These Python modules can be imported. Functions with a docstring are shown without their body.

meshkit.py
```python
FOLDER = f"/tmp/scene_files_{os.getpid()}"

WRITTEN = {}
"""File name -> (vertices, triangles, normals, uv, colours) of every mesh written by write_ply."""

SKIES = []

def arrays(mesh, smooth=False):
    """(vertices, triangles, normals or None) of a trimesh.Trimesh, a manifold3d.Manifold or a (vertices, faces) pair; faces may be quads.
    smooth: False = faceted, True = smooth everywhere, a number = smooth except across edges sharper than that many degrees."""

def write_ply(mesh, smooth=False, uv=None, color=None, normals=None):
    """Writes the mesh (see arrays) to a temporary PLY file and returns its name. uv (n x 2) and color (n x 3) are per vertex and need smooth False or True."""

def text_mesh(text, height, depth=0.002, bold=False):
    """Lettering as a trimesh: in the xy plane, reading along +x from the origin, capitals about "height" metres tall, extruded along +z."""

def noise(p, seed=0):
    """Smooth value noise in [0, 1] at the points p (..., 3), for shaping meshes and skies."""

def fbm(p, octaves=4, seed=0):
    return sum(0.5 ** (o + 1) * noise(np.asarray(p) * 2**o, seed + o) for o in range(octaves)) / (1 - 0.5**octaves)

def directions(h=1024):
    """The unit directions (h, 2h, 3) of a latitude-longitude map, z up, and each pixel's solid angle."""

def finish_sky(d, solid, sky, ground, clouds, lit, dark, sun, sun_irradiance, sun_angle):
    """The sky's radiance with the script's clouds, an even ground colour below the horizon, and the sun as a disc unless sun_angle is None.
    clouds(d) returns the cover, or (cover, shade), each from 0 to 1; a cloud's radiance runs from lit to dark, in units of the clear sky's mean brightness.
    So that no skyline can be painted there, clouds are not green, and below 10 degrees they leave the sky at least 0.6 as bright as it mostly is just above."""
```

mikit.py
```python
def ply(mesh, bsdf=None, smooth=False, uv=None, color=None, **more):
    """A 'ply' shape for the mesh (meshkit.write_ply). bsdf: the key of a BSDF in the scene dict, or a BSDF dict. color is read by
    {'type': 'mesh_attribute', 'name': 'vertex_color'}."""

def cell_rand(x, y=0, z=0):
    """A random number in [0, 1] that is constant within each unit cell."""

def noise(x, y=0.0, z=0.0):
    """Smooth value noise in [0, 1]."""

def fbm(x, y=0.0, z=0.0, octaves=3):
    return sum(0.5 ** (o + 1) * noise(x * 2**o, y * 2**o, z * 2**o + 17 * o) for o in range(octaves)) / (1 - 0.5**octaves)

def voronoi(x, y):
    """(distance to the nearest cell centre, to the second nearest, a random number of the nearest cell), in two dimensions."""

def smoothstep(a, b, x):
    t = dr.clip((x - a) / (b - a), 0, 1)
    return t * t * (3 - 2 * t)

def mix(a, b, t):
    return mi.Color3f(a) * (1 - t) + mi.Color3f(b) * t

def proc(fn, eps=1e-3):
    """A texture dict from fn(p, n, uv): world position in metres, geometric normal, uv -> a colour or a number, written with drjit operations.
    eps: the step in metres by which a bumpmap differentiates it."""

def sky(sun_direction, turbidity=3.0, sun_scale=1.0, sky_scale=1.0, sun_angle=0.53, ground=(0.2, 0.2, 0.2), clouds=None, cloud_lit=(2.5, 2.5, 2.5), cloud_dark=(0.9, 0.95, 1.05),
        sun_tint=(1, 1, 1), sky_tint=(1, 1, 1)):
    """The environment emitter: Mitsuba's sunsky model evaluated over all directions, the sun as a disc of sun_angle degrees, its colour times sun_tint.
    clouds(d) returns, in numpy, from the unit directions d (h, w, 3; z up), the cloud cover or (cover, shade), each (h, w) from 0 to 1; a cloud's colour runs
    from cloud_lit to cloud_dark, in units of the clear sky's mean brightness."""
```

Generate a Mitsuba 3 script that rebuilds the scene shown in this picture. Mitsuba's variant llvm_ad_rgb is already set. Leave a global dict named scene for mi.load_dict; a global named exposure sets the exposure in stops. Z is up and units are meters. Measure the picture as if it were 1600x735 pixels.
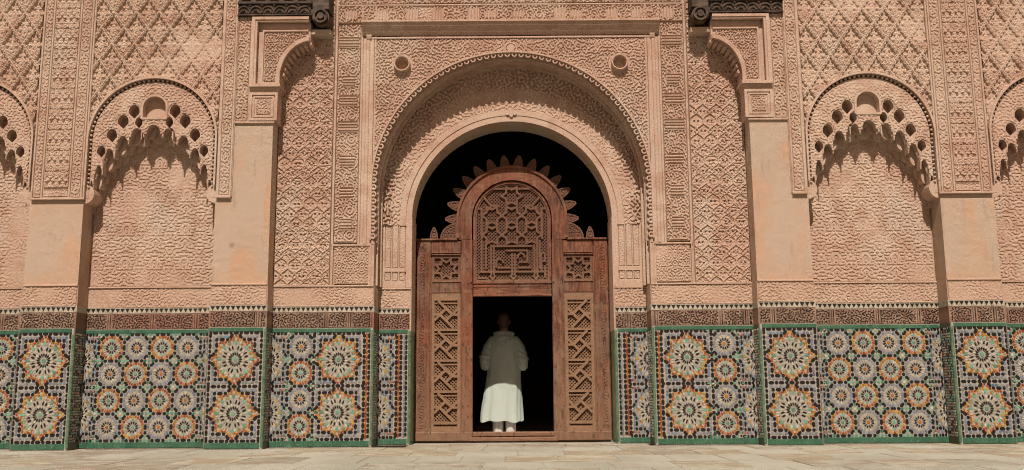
import math, random
import numpy as np, trimesh, drjit as dr, mitsuba as mi, mikit, meshkit
import manifold3d as m3
from scipy.ndimage import gaussian_filter
from shapely.geometry import Polygon, LineString, box as _box, Point
from shapely import contains_xy
from mikit import fbm, noise, smoothstep, mix, proc, cell_rand, voronoi

R = random.Random(7)
NR = np.random.default_rng(7)
PI = math.pi
scene, labels = {'type': 'scene'}, {}

# ------------------------------------------------------------------ camera, sky, exposure
PITCH, ROLL, FPX = .1626, -.0069, 1473.
fw = np.array([0, math.cos(PITCH), math.sin(PITCH)]); rt = np.array([1., 0, 0]); up = np.cross(rt, fw)
up = -math.sin(ROLL) * rt + math.cos(ROLL) * up
org = np.array([0, -12.5, .7247])
scene['camera'] = {'type': 'perspective', 'fov': 2 * math.degrees(math.atan(800 / FPX)), 'fov_axis': 'x', 'near_clip': .1, 'far_clip': 400.,
                   'to_world': mi.ScalarTransform4f().look_at(org.tolist(), (org + fw).tolist(), up.tolist())}
AZ, TANEL = math.radians(3.0), 1.27
scene['sky'] = mikit.sky([-math.sin(AZ), -math.cos(AZ), TANEL], turbidity=3, sun_tint=(.975, .975, 1.10), sky_scale=.95, sky_tint=(1.0, .47, .25), ground=(.3, .25, .2))
exposure = 2.06

# ------------------------------------------------------------------ materials
def two(b): return {'type': 'twosided', 'bsdf': b}
KA = .66      # the place is not bright: the exposure lifts it
def kp(f): return proc(lambda p, n, uv: f(p, n, uv) * KA)
def mat(key, col, rough=.8, spec=.3, **k):
    scene[key] = two({'type': 'principled', 'base_color': col if isinstance(col, dict) else {'type': 'rgb', 'value': [KA * c for c in col]}, 'roughness': rough, 'specular': spec, **k})
def vmix(a, b, t): return mix(a, b, dr.clip(t, 0, 1))

def f_stucco(p, n, uv):
    a = fbm(p.x * 1.1, p.z * 1.1, p.y, 4); b = fbm(p.x * 7 + 9, p.z * 7, p.y * 7, 3); c = noise(p.x * 60, p.z * 60, p.y * 60)
    col = vmix((.595, .43, .335), (.64, .505, .40), smoothstep(.35, .65, a))
    col = vmix(col, (.47, .29, .205), smoothstep(.45, .75, b) * .5)
    col = vmix(col, (.62, .53, .44), smoothstep(.6, .8, fbm(p.x * 2.3 + 31, p.z * 1.3 + 4, p.y, 3)) * .6)
    low = smoothstep(2.9, 2.0, p.z) * .55
    col = vmix(col, (.59, .43, .32), low)
    return col * (.9 + .2 * c)
def f_plaster(p, n, uv):
    a = fbm(p.x * 2.2, p.z * 1.6, p.y, 4); b = fbm(p.x * 5 + 3, p.z * 2.1, p.y * 3 + 2, 3); c = noise(p.x * 45, p.z * 45, p.y * 45)
    col = vmix((.57, .455, .355), (.555, .425, .325), smoothstep(.3, .7, a))
    col = vmix(col, (.61, .40, .26), smoothstep(.50, .68, b) * .8)
    col = vmix(col, (.53, .46, .36), smoothstep(.55, .75, fbm(p.x * 1.7 + 11, p.z * .9 + 7, p.y, 3)) * .6)
    low = smoothstep(2.36, 2.12, p.z + .12 * (b - .5)) * .5
    col = vmix(col, (.60, .40, .265), low)
    col = vmix(col, (.40, .27, .19), smoothstep(.62, .8, fbm(p.x * 12 + 5, p.z * 2.2, p.y, 3)) * .45)
    col = vmix(col, (.30, .19, .13), smoothstep(.055, .01, dr.sqrt(dr.square(p.x + 3.675) + dr.square(p.z - 2.62))) * .7)
    return col * (.95 + .1 * c)
def f_wood(p, n, uv):
    g = fbm(p.x * 38, p.z * 5, p.y * 30, 4); h = fbm(p.x * 6, p.z * 48, p.y * 30, 4)
    vert = dr.select(dr.abs(p.x) > .55, g, dr.select(p.z > 2.9, .5 * g + .5 * h, h))
    big = fbm(p.x * 2.4, p.z * 2.0, 3.3, 3)
    col = vmix((.12, .050, .032), (.27, .12, .07), smoothstep(.3, .72, vert))
    col = vmix(col, (.30, .105, .052), smoothstep(.45, .75, big) * .55)
    col = vmix(col, (.34, .20, .115), smoothstep(.6, .82, fbm(p.x * 9 + 5, p.z * 9, p.y, 3)) * .6)
    col = vmix(col, (.27, .185, .13), smoothstep(.48, .75, fbm(p.x * 5 + 3, p.z * 3.2, p.y, 4)) * .5)
    low = smoothstep(1.9, .2, p.z + .9 * (big - .5)); col = vmix(col, (.31, .205, .13), low * .55)
    col = vmix(col, (.06, .032, .02), smoothstep(.6, .8, fbm(p.x * 46 + 2, p.z * 14, p.y * 9, 3)) * .7)
    return col
def f_wlat(p, n, uv):
    g = fbm(p.x * 20, p.z * 20, p.y * 20, 3)
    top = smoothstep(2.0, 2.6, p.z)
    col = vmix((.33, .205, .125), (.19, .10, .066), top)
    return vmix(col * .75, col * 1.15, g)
def f_dark(p, n, uv):
    g = fbm(p.x * 12, p.z * 34, p.y * 20, 4)
    return vmix((.035, .022, .015), (.13, .085, .055), smoothstep(.35, .75, g))
def f_floor(p, n, uv):
    a = fbm(p.x * 1.3, p.y * 1.3, 0., 4); b = fbm(p.x * 11, p.y * 11, 3., 3); c = noise(p.x * 90, p.y * 90)
    col = vmix((.275, .285, .235), (.33, .345, .29), smoothstep(.3, .7, a))
    col = vmix(col, (.26, .24, .185), smoothstep(.55, .8, b) * .35)
    col = vmix(col, (.30, .21, .15), smoothstep(.62, .75, fbm(p.x * .9 + 40, p.y * 2.2, 1., 3)) * .16)
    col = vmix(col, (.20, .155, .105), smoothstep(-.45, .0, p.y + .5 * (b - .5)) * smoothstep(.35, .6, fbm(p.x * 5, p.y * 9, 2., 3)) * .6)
    return col * (.94 + .12 * c)
def f_floor2(p, n, uv): return f_floor(p + mi.Vector3f(7.3, 3.1, 0), n, uv) * .93
def f_floor3(p, n, uv): return f_floor(p + mi.Vector3f(-5.3, 8.1, 0), n, uv) * mi.Color3f(1.04, 1.02, .98)
def f_terra(p, n, uv):
    a = fbm(p.x * 14, p.z * 14, p.y, 3); b = fbm(p.x * 1.2, p.z * 1.2, 5., 2)
    return vmix(vmix((.26, .165, .12), (.40, .28, .205), smoothstep(.3, .7, a)), (.33, .14, .10), smoothstep(.45, .65, b) * .45)
def f_green(p, n, uv):
    a = noise(p.x * 11, p.z * 9, p.y * 11); b = fbm(p.x * 50, p.z * 50, p.y * 50, 2)
    return vmix(vmix((.03, .12, .07), (.07, .20, .125), a), (.20, .36, .24), smoothstep(.6, .85, b) * .6)
def f_gcol(p, n, uv):
    a = noise(p.x * 3, p.z * 16, p.y * 3); b = fbm(p.x * 50, p.z * 50, p.y * 50, 2)
    return vmix(vmix((.06, .17, .10), (.16, .29, .18), a), (.33, .36, .20), smoothstep(.55, .8, b) * .5)
def f_cream(p, n, uv):
    a = fbm(p.x * 24, p.z * 24, p.y * 24, 3)
    return vmix((.40, .36, .28), (.56, .53, .43), smoothstep(.3, .65, a))
def f_robe(p, n, uv):
    a = fbm(p.x * 9, p.z * 3, p.y * 9, 3)
    return vmix((.555, .675, .61), (.615, .725, .675), a)

mat('m_stucco', kp(f_stucco), .92, .15)
def b_wood(p, n, uv):
    g = fbm(p.x * 70, p.z * 7, p.y * 40, 3); h = fbm(p.x * 8, p.z * 80, p.y * 40, 3)
    return dr.select(dr.abs(p.x) > .55, g, h) + .6 * fbm(p.x * 25, p.z * 25, p.y * 9, 3)
def b_plaster(p, n, uv): return fbm(p.x * 9, p.z * 9, p.y * 9, 4) + .25 * noise(p.x * 70, p.z * 70, p.y * 70)
def b_floor(p, n, uv): return fbm(p.x * 6, p.y * 6, 0., 4) + .4 * noise(p.x * 60, p.y * 60)
def bmat(key, col, bump, scale, rough, spec):
    scene[key] = two({'type': 'bumpmap', 'tex': proc(bump, 2e-3), 'scale': scale, 'bsdf': {'type': 'principled', 'base_color': kp(col), 'roughness': rough, 'specular': spec}})
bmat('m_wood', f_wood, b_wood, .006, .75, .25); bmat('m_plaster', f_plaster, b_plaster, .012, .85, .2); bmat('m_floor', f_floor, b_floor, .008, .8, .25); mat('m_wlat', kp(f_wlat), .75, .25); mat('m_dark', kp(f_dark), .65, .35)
mat('m_floor2', kp(f_floor2), .8, .25); mat('m_floor3', kp(f_floor3), .8, .25)
mat('m_terra', kp(f_terra), .85, .2); mat('m_green', kp(f_green), .28, .5); mat('m_gcol', kp(f_gcol), .25, .5)
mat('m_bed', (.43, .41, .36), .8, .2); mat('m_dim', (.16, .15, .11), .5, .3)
mat('m_cream', kp(f_cream), .45, .4); mat('m_black', (.018, .016, .014), .3, .5)
mat('m_tile', {'type': 'mesh_attribute', 'name': 'vertex_color'}, .30, .45)
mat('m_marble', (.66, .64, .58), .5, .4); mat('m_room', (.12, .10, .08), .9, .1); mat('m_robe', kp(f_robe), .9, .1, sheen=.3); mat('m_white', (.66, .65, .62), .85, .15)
mat('m_skin', (.30, .165, .10), .55, .35); mat('m_hair', (.11, .070, .048), .6, .3); mat('m_sandal', (.12, .07, .04), .7, .3)

# ------------------------------------------------------------------ helpers
COUNT = {}
def key(name, parent=None):
    k = (parent + '__' if parent else '') + name
    i = COUNT.get(k, 0); COUNT[k] = i + 1
    return k if i == 0 else f'{k}_{i:03d}'
def put(name, mesh, m, parent=None, smooth=False, kind=None, label=None, color=None, **kw):
    k = key(name, parent)
    scene[k] = mikit.ply(mesh, m, smooth=smooth, color=color, **kw)
    if kind or label:
        labels.setdefault(k, {})
        if kind: labels[k]['kind'] = kind
        if label: labels[k]['label'] = label
    return k
def holder(name, parent=None): return key(name, parent)
def sbox(x0, x1, z0, z1): return _box(x0, z0, x1, z1)
def cat(ms): return trimesh.util.concatenate(ms)
def tm(v, f): return trimesh.Trimesh(np.asarray(v, float), np.asarray(f, int), process=False)
def bx(x0, x1, y0, y1, z0, z1):
    if x0 > x1: x0, x1 = x1, x0
    b = trimesh.creation.box((x1 - x0, y1 - y0, z1 - z0)); b.apply_translation(((x0 + x1) / 2, (y0 + y1) / 2, (z0 + z1) / 2)); return b
def cbox(x0, x1, y0, y1, z0, z1, c=.006):
    """box whose front (-y) edges are chamfered"""
    if x0 > x1: x0, x1 = x1, x0
    P = [(x0, z0), (x1, z0), (x1, z1), (x0, z1)]; Q = [(x0 + c, z0 + c), (x1 - c, z0 + c), (x1 - c, z1 - c), (x0 + c, z1 - c)]
    v = [(x, y1, z) for x, z in P] + [(x, y0 + c, z) for x, z in P] + [(x, y0, z) for x, z in Q]
    f = [(8, 9, 10), (8, 10, 11), (0, 2, 1), (0, 3, 2)]
    for a, b in ((0, 4), (4, 8)):
        for i in range(4):
            j = (i + 1) % 4; f += [(a + i, a + j, b + j), (a + i, b + j, b + i)]
    return tm(v, f)
def mf(m):
    q = m.to_mesh(); return tm(q.vert_properties[:, :3], q.tri_verts)
def xz(poly, y0, y1):
    """a shapely polygon of the facade plane (x, z), extruded from y0 (front) to y1"""
    out = []
    for g in getattr(poly, 'geoms', [poly]):
        if g.is_empty or g.geom_type != 'Polygon': continue
        cs = [np.array(g.exterior.coords)[:-1]] + [np.array(r.coords)[:-1] for r in g.interiors]
        m = mf(m3.CrossSection([c.tolist() for c in cs], m3.FillRule.EvenOdd).extrude(y1 - y0))
        v = m.vertices; out.append(tm(np.c_[v[:, 0], y1 - v[:, 2], v[:, 1]], m.faces))
    return cat(out)
def profx(prof, x0, x1):
    """a closed (y, z) profile run along x"""
    m = mf(m3.CrossSection([list(map(list, prof))], m3.FillRule.EvenOdd).extrude(x1 - x0)); v = m.vertices
    return tm(np.c_[x0 + v[:, 2], v[:, 0], v[:, 1]], m.faces)
def profz(prof, z0, z1):
    m = mf(m3.CrossSection([list(map(list, prof))], m3.FillRule.EvenOdd).extrude(z1 - z0)); v = m.vertices
    return tm(np.c_[v[:, 0], v[:, 1], z0 + v[:, 2]], m.faces)
def mirror(m):
    v = m.vertices.copy(); v[:, 0] *= -1; return tm(v, m.faces[:, ::-1])
def sm(m, s): return m if s > 0 else mirror(m)
def arc(cx, cz, r, a0, a1, n=48, rz=None):
    t = np.radians(np.linspace(a0, a1, n)); return np.c_[cx + r * np.cos(t), cz + (rz or r) * np.sin(t)]
def archpoly(hw, spring, z0, n=64, cx=0, rz=None):
    return Polygon(np.vstack([[(cx + hw, z0)], arc(cx, spring, hw, 0, 180, n, rz), [(cx - hw, z0)]]))
def bar(p, q, w, y0, y1):
    return xz(LineString([p, q]).buffer(w / 2, cap_style=2), y0, y1)
def straps(lines, w, y0, y1, clip=None):
    g = None
    for l in lines:
        b = LineString(l).buffer(w / 2, cap_style=2, join_style=2); g = b if g is None else g.union(b)
    return xz(g.intersection(clip) if clip is not None else g, y0, y1)

# ------------------------------------------------------------------ carved relief
G = .0066
def lab(nx, nz, lam, seed, it=9, ani=1., symx=True, symz=False, arcs=()):
    """a labyrinth of curling ridges on a tile that wraps round and mirrors left to right: how arabesque reads from afar"""
    r = np.random.default_rng(seed); a = r.standard_normal((nz, nx))
    s = lam / 5.72
    zz, xx = np.mgrid[0:nz, 0:nx]
    for cx, cz, k, w in arcs:
        dx = (xx - cx * nx + nx / 2) % nx - nx / 2; dz = (zz - cz * nz + nz / 2) % nz - nz / 2
        d = np.hypot(dx, dz * 1.0); a = a + w * np.cos(2 * PI * d / lam) * np.exp(-(d / (k * lam)) ** 2)
    for _ in range(it):
        if symx: a = (a + a[:, ::-1]) / 2
        if symz: a = (a + a[::-1]) / 2
        d = gaussian_filter(a, (s, s * ani), mode='wrap') - gaussian_filter(a, (1.6 * s, 1.6 * s * ani), mode='wrap')
        a = np.tanh(2.2 * d / (d.std() + 1e-9))
    return a
def tiled(tile, nx, nz, ox=0, oz=0):
    tz, tx = tile.shape
    return tile[np.ix_((np.arange(nz) + oz) % tz, (np.arange(nx) + ox) % tx)]
def ss(a, b, x):
    t = np.clip((x - a) / (b - a), 0, 1); return t * t * (3 - 2 * t)
TI = {}
def T(kind):
    if kind in TI: return TI[kind]
    q = lambda m: max(8, int(round(m / G / 2)) * 2)
    if kind == 'vine': t = lab(q(.66), q(.62), .044 / G, 3, it=4)
    elif kind == 'spandrel': t = lab(q(1.3), q(1.3), .045 / G, 11, it=4)
    elif kind == 'script': t = lab(q(.9), q(.33), .043 / G, 21, it=4, symx=False, arcs=[(.2, .4, 1.4, 1.), (.7, .35, 1.6, 1.)])
    elif kind == 'scroll': t = lab(q(.17), q(.40), .046 / G, 31, it=5, symx=False, arcs=[(.3, .25, 1., .8), (.7, .75, 1., .8)])
    elif kind == 'fine': t = lab(q(.30), q(.36), .038 / G, 41, it=4)
    elif kind == 'scale': t = lab(q(.40), q(.46), .050 / G, 51, it=3, ani=1.2, arcs=[(.5, .2, 1.3, .4), (0, .7, 1.3, .4)])
    elif kind == 'base': t = lab(q(.8), q(.26), .044 / G, 61, it=4, ani=1.2)
    elif kind == 'archband': t = lab(q(1.6), q(1.6), .058 / G, 71, it=4, symx=False)
    TI[kind] = t; return t
def worn(nx, nz, seed, k=40):
    r = np.random.default_rng(seed); a = gaussian_filter(r.standard_normal((nz, nx)), k / 2, mode='reflect'); return a / (a.std() + 1e-9)
def hgrid(x0, x1, z0, z1):
    nx = max(3, int(round((x1 - x0) / G)) + 1); nz = max(3, int(round((z1 - z0) / G)) + 1)
    X, Z = np.meshgrid(np.linspace(x0, x1, nx), np.linspace(z0, z1, nz)); return X, Z
def relief(X, Z, H, y0, mask=None, skirt=.03, pick=None):
    """height field H (metres towards the camera) on the plane y = y0; only quads whose four corners are in mask (and, with pick, whose centre is picked)"""
    nz, nx = X.shape; Y = y0 - H
    if skirt and mask is None:
        Y = Y.copy(); Y[0] = Y[-1] = y0 + skirt; Y[:, 0] = Y[:, -1] = y0 + skirt
    v = np.c_[X.ravel(), Y.ravel(), Z.ravel()]
    i = np.arange(nx * nz).reshape(nz, nx); q = np.stack([i[:-1, :-1], i[:-1, 1:], i[1:, 1:], i[1:, :-1]], -1)
    ok = np.ones(q.shape[:2], bool)
    if mask is not None: ok &= mask[:-1, :-1] & mask[:-1, 1:] & mask[1:, 1:] & mask[1:, :-1]
    if pick is not None: ok &= pick
    q = q[ok]; f = np.vstack([q[:, [0, 1, 2]], q[:, [0, 2, 3]]])
    used = np.unique(f); m = np.full(len(v), -1); m[used] = np.arange(len(used))
    return tm(v[used], m[f])
def carve(X, kind, ox=0, oz=0, sharp=.28): return ss(-sharp, sharp, tiled(T(kind), X.shape[1], X.shape[0], ox, oz))
def carved(name, x0, x1, z0, z1, y0, kind, depth, parent, edge=.012, poly=None, ox=None, oz=0, wear=.5, seed=1, label=None, m='m_stucco', extra=None):
    X, Z = hgrid(min(x0, x1), max(x0, x1), z0, z1)
    ox = R.randrange(400) if ox is None else ox
    depth = depth * .87; H = carve(X, kind, ox, oz) * depth
    w = worn(X.shape[1], X.shape[0], seed + int(abs(x0) * 100))
    H = H * np.clip(1 - wear * .35 * np.maximum(w, 0), .15, 1) + .0012 * NR.standard_normal(X.shape)
    if extra is not None: H = extra(X, Z, H)
    if edge and poly is None:
        d = np.minimum(np.minimum(X - X.min(), X.max() - X), np.minimum(Z - Z.min(), Z.max() - Z)); H = np.where(d < edge, depth * .9, H)
    mask = None if poly is None else contains_xy(poly, X, Z)
    return put(name, relief(X, Z, H, y0, mask), m, parent, label=label)

# ------------------------------------------------------------------ plan (metres; the courtyard is towards -y)
YA, YB, YD, YE, YS = -.28, .02, 0., .40, .90      # piers, niche walls, portal bay, recessed arch, door screen
A1, A2, C1, C2, D1 = 5.66, 6.37, 3.19, 3.92, 1.845
ZG, ZB, ZT, ZW, ZP = 1.475, 1.545, 1.755, 1.83, 2.10     # green course, lettered band, triangles, wall foot, ledge
ZTOP = 6.6
F = 'madrasa_facade'
labels[F] = {'label': 'carved pink stucco courtyard facade with horseshoe portal, mosaic tiled foot and niches', 'category': 'building'}

# --- ground
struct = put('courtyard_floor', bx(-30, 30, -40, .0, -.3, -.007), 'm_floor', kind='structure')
rows = [.42, -.06, -.95, -1.75, -2.7, -3.5, -4.5]
for r in range(len(rows) - 1):
    y1, y0 = rows[r], rows[r + 1]; x = -7.4 + R.random() * .5
    while x < 7.4:
        w = R.uniform(.46, .72); g = .0045
        a, b, c_, d = x + g, x + w - g, y0 + g, y1 - g; x += w
        if y1 > 0 and not (-1.8 < a and b < 1.8): continue
        h = R.uniform(-.0015, .0015); ch = R.uniform(.005, .010); j = lambda: R.uniform(-.008, .008)
        P = [(a + j(), c_ + j()), (b + j(), c_ + j()), (b + j(), d + j()), (a + j(), d + j())]; mx, my = (a + b) / 2, (c_ + d) / 2
        v = [(px, py, -.05) for px, py in P] + [(px, py, -.006) for px, py in P] + [(px + ch * np.sign(mx - px), py + ch * np.sign(my - py), h + R.uniform(-.0008, .0008)) for px, py in P]
        f = [(8, 9, 10), (8, 10, 11)]
        for s, t in ((0, 4), (4, 8)):
            for i in range(4): k2 = (i + 1) % 4; f += [(s + i, s + k2, t + k2), (s + i, t + k2, t + i)]
        put('paver', tm(v, f), R.choice(['m_floor', 'm_floor', 'm_floor2', 'm_floor3']), 'courtyard_floor')

# --- core masonry
big = sbox(-3.3, 3.3, 0, 9.)
outer = archpoly(1.868 + .0255, 3.44, -.1, 96)
inner = archpoly(1.39, 3.08, -.1, 96)
core = [xz(big.difference(outer), .03, YE + .012), xz(sbox(-2.0, 2.0, 0, 5.8).difference(inner), YE + .02, YE + .52)]
for s in (-1, 1):
    core.append(sm(bx(C2 - .02, A1 + .02, YB + .02, .35, 0, 9), s)); core.append(sm(bx(A2 - .02, 8.6, YB + .02, .35, 0, 9), s))
    core.append(sm(bx(C2 - .1, 8.6, -.2, YB, 6.2, 9), s))
core += [sm(bx(D1 + .003, 1.93, .022, YE + .01, 0, ZP + .013), s) for s in (-1, 1)]
put('wall', cat(core), 'm_plaster', F)
put('roof_edge', cat([bx(-8.6, 8.6, -.5, 6, 9.0, 9.25)]), 'm_dark', F)
for s in (-1, 1):
    put('pier', cat([sm(bx(A1, A2, YA, .3, 0, 9), s)]), 'm_plaster', F)
    put('pier', cat([sm(bx(C1, C2, YA, .3, 0, 4.285), s), sm(bx(3.516, C2, YA, .3, 4.285, 9), s), sm(bx(C1, 3.516, YA + .056, .3, 4.285, 9), s)]), 'm_plaster', F)
# the unlit hall behind the door
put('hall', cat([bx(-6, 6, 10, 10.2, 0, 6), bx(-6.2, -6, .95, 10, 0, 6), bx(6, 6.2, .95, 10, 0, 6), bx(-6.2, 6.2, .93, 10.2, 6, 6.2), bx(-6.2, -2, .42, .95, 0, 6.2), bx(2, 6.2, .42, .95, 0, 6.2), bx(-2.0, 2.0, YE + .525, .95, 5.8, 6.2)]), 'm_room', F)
put('hall_partition', cat([sm(bx(1.42, 1.6, .97, 3.4, 0, 2.55), s) for s in (-1, 1)]), 'm_plaster', F)
put('hall_floor', bx(-6, 6, 1.03, 10, -.2, .03), 'm_marble', F)
put('door_step', bx(-1.9, 1.9, .415, 1.028, -.2, -.001), 'm_floor', F)

def strip_lines(xs, z0, z1, y, w=.022, t=.014, parent=F, name='moulding'):
    put(name, cat([cbox(x - w / 2, x + w / 2, y - t, y + .02, z0, z1, .005) for x in xs]), 'm_stucco', parent)

# --- wall foot: carved base band over every face
def foot(x0, x1, y, seed):
    carved('base_band', x0, x1, ZW, ZP - .012, y - .004, 'base', .011, F, wear=1.3, seed=seed)
    put('ledge', cbox(x0, x1, y - .02, y + .05, ZP - .01, ZP + .014, .006), 'm_stucco', F)
FACES = []   # (x0, x1, plane) of every tiled face, left to right
for s in (-1, 1):
    for a, b, y in ((A1, A2, YA), (C1, C2, YA), (C2, A1, YB), (A2, 8.2, YB), (D1, C1, YD), (1.39, D1, YE)):
        FACES.append((min(s * a, s * b), max(s * a, s * b), y))
for i, (a, b, y) in enumerate(sorted(FACES)): foot(a, b, y, 100 + i)
for s in (-1, 1):   # return faces of the piers and jambs at the wall foot
    for x, y0, y1 in ((A1, YA, YB), (A2, YA, YB), (C1, YA, YD), (C2, YA, YB), (D1, YD, YE)):
        d = -.006 if x in (A1, C1, D1) else .006
        put('foot_return', sm(bx(x + d, x - d * .5, y0 + .002, y1, ZW, ZP), s), 'm_stucco', F)

# --- portal bay: carved field, lettered frame, pilaster mouldings, cornice, spandrels
def lettered(X, Z, H, vertical=True):
    """groups of parallel shafts, as in the carved friezes"""
    u = Z if vertical else X
    n = np.floor(u / .40); ph = (np.sin(n * 12.9898) * 43758.5453) % 1; c = (n + .25 + .5 * ph) * .40
    on = (np.abs(u - c) < .085); st = ss(-.25, .25, np.cos(2 * PI * (u - c) / .042))
    v = X if vertical else Z; mid = (v.min() + v.max()) / 2; hw = (v.max() - v.min()) / 2
    on = on & (np.abs(v - mid) < hw * (.45 + .4 * ph))
    return np.where(on, st * H.max(), H)
def ogee(X, Z, H):
    """lobed stems laid faintly over the tendrils, and pairs of drilled holes"""
    x = np.abs(X) - 2.8125; P, Q = .37, .56; out = H * (.72 + .28 * np.cos(2 * PI * x / P * 2) * np.cos(2 * PI * Z / Q * 2))
    for ph in (0, .5):
        for sg in (1, -1):
            c = sg * P * .23 * (np.cos(2 * PI * (Z / Q + ph)) + .35 * np.cos(6 * PI * (Z / Q + ph)))
            d = np.abs((x - c + P * ph + P / 2) % P - P / 2); out = np.maximum(out, ss(.011, .006, d) * .021)
    for a, b in ((0, 0), (.5, .5)):
        dx = np.abs((x / P * 2 + a + .5) % 1 - .5) * P / 2; dz = ((Z / Q * 2 + b + .5) % 1 - .5) * Q / 2
        out = out - ss(.016, .008, np.hypot(dx - .026, dz)) * .03
    return out
for s in (-1, 1):
    carved('carved_field', s * 2.44, s * 3.185, ZP + .012, ZTOP, YD, 'vine', .018, F, seed=11 + s, wear=.8, extra=ogee)
    strip_lines([s * 2.415, s * 2.062, s * 1.875], 2.66, ZTOP if False else 6.05, YD, .03, .012)
    carved('lettered_band', s * 2.08, s * 2.395, 2.68, 5.76, YD, 'script', .020, F, seed=21 + s, extra=lambda X, Z, H: lettered(X, Z, H))
    carved('carved_panel', s * 1.92, s * 2.385, ZP + .03, 2.635, YD, 'fine', .016, F, seed=31 + s, wear=1.)
    strip_lines([s * 1.895, s * 2.408], ZP + .014, 2.66, YD, .02, .012)
    put('moulding', sm(cbox(1.89, 2.42, YD - .014, YD + .02, 2.637, 2.662), s), 'm_stucco', F)
    # pilaster moulding beside the arch
    put('pilaster_moulding', cat([sm(cbox(a, b, YD - t, YD + .035, 2.66, 5.56), s) for a, b, t in ((1.895, 1.955, .012), (1.955, 2.0, .02), (2.0, 2.045, .008))]), 'm_stucco', F)
    # plain strip between the moulding and the arch, foot of the arch
    put('jamb', sm(bx(D1 + .003, 1.93, YD - .002, YE + .01, ZP + .014, 2.70), s), 'm_stucco', F)
carved('lettered_band', -2.40, 2.40, 5.785, 6.03, YD, 'script', .020, F, seed=27, extra=lambda X, Z, H: lettered(X, Z, H, False))
put('moulding', cbox(-2.43, 2.43, YD - .014, YD + .02, 6.03, 6.055), 'm_stucco', F)
carved('carved_field', -2.40, 2.40, 6.06, ZTOP, YD, 'vine', .022, F, seed=28)
put('cornice', profx([(.02, 5.768), (-.15, 5.768), (-.15, 5.745), (-.125, 5.735), (-.115, 5.70), (-.075, 5.675), (-.06, 5.63), (-.03, 5.61), (-.03, 5.595), (.02, 5.59)][::-1], -2.06, 2.06), 'm_stucco', F,
    label='long projecting cornice shading the top of the portal frame')
put('cornice_return', cat([sm(profx([(.02, 5.60), (-.045, 5.60), (-.045, 5.585), (-.03, 5.545), (.02, 5.535)][::-1], 1.93, 2.0), s) for s in (-1, 1)]), 'm_stucco', F)
put('moulding', cbox(-1.93, 1.93, YD - .02, YD + .03, 5.545, 5.575), 'm_stucco', F)
RB = 1.868
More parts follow.
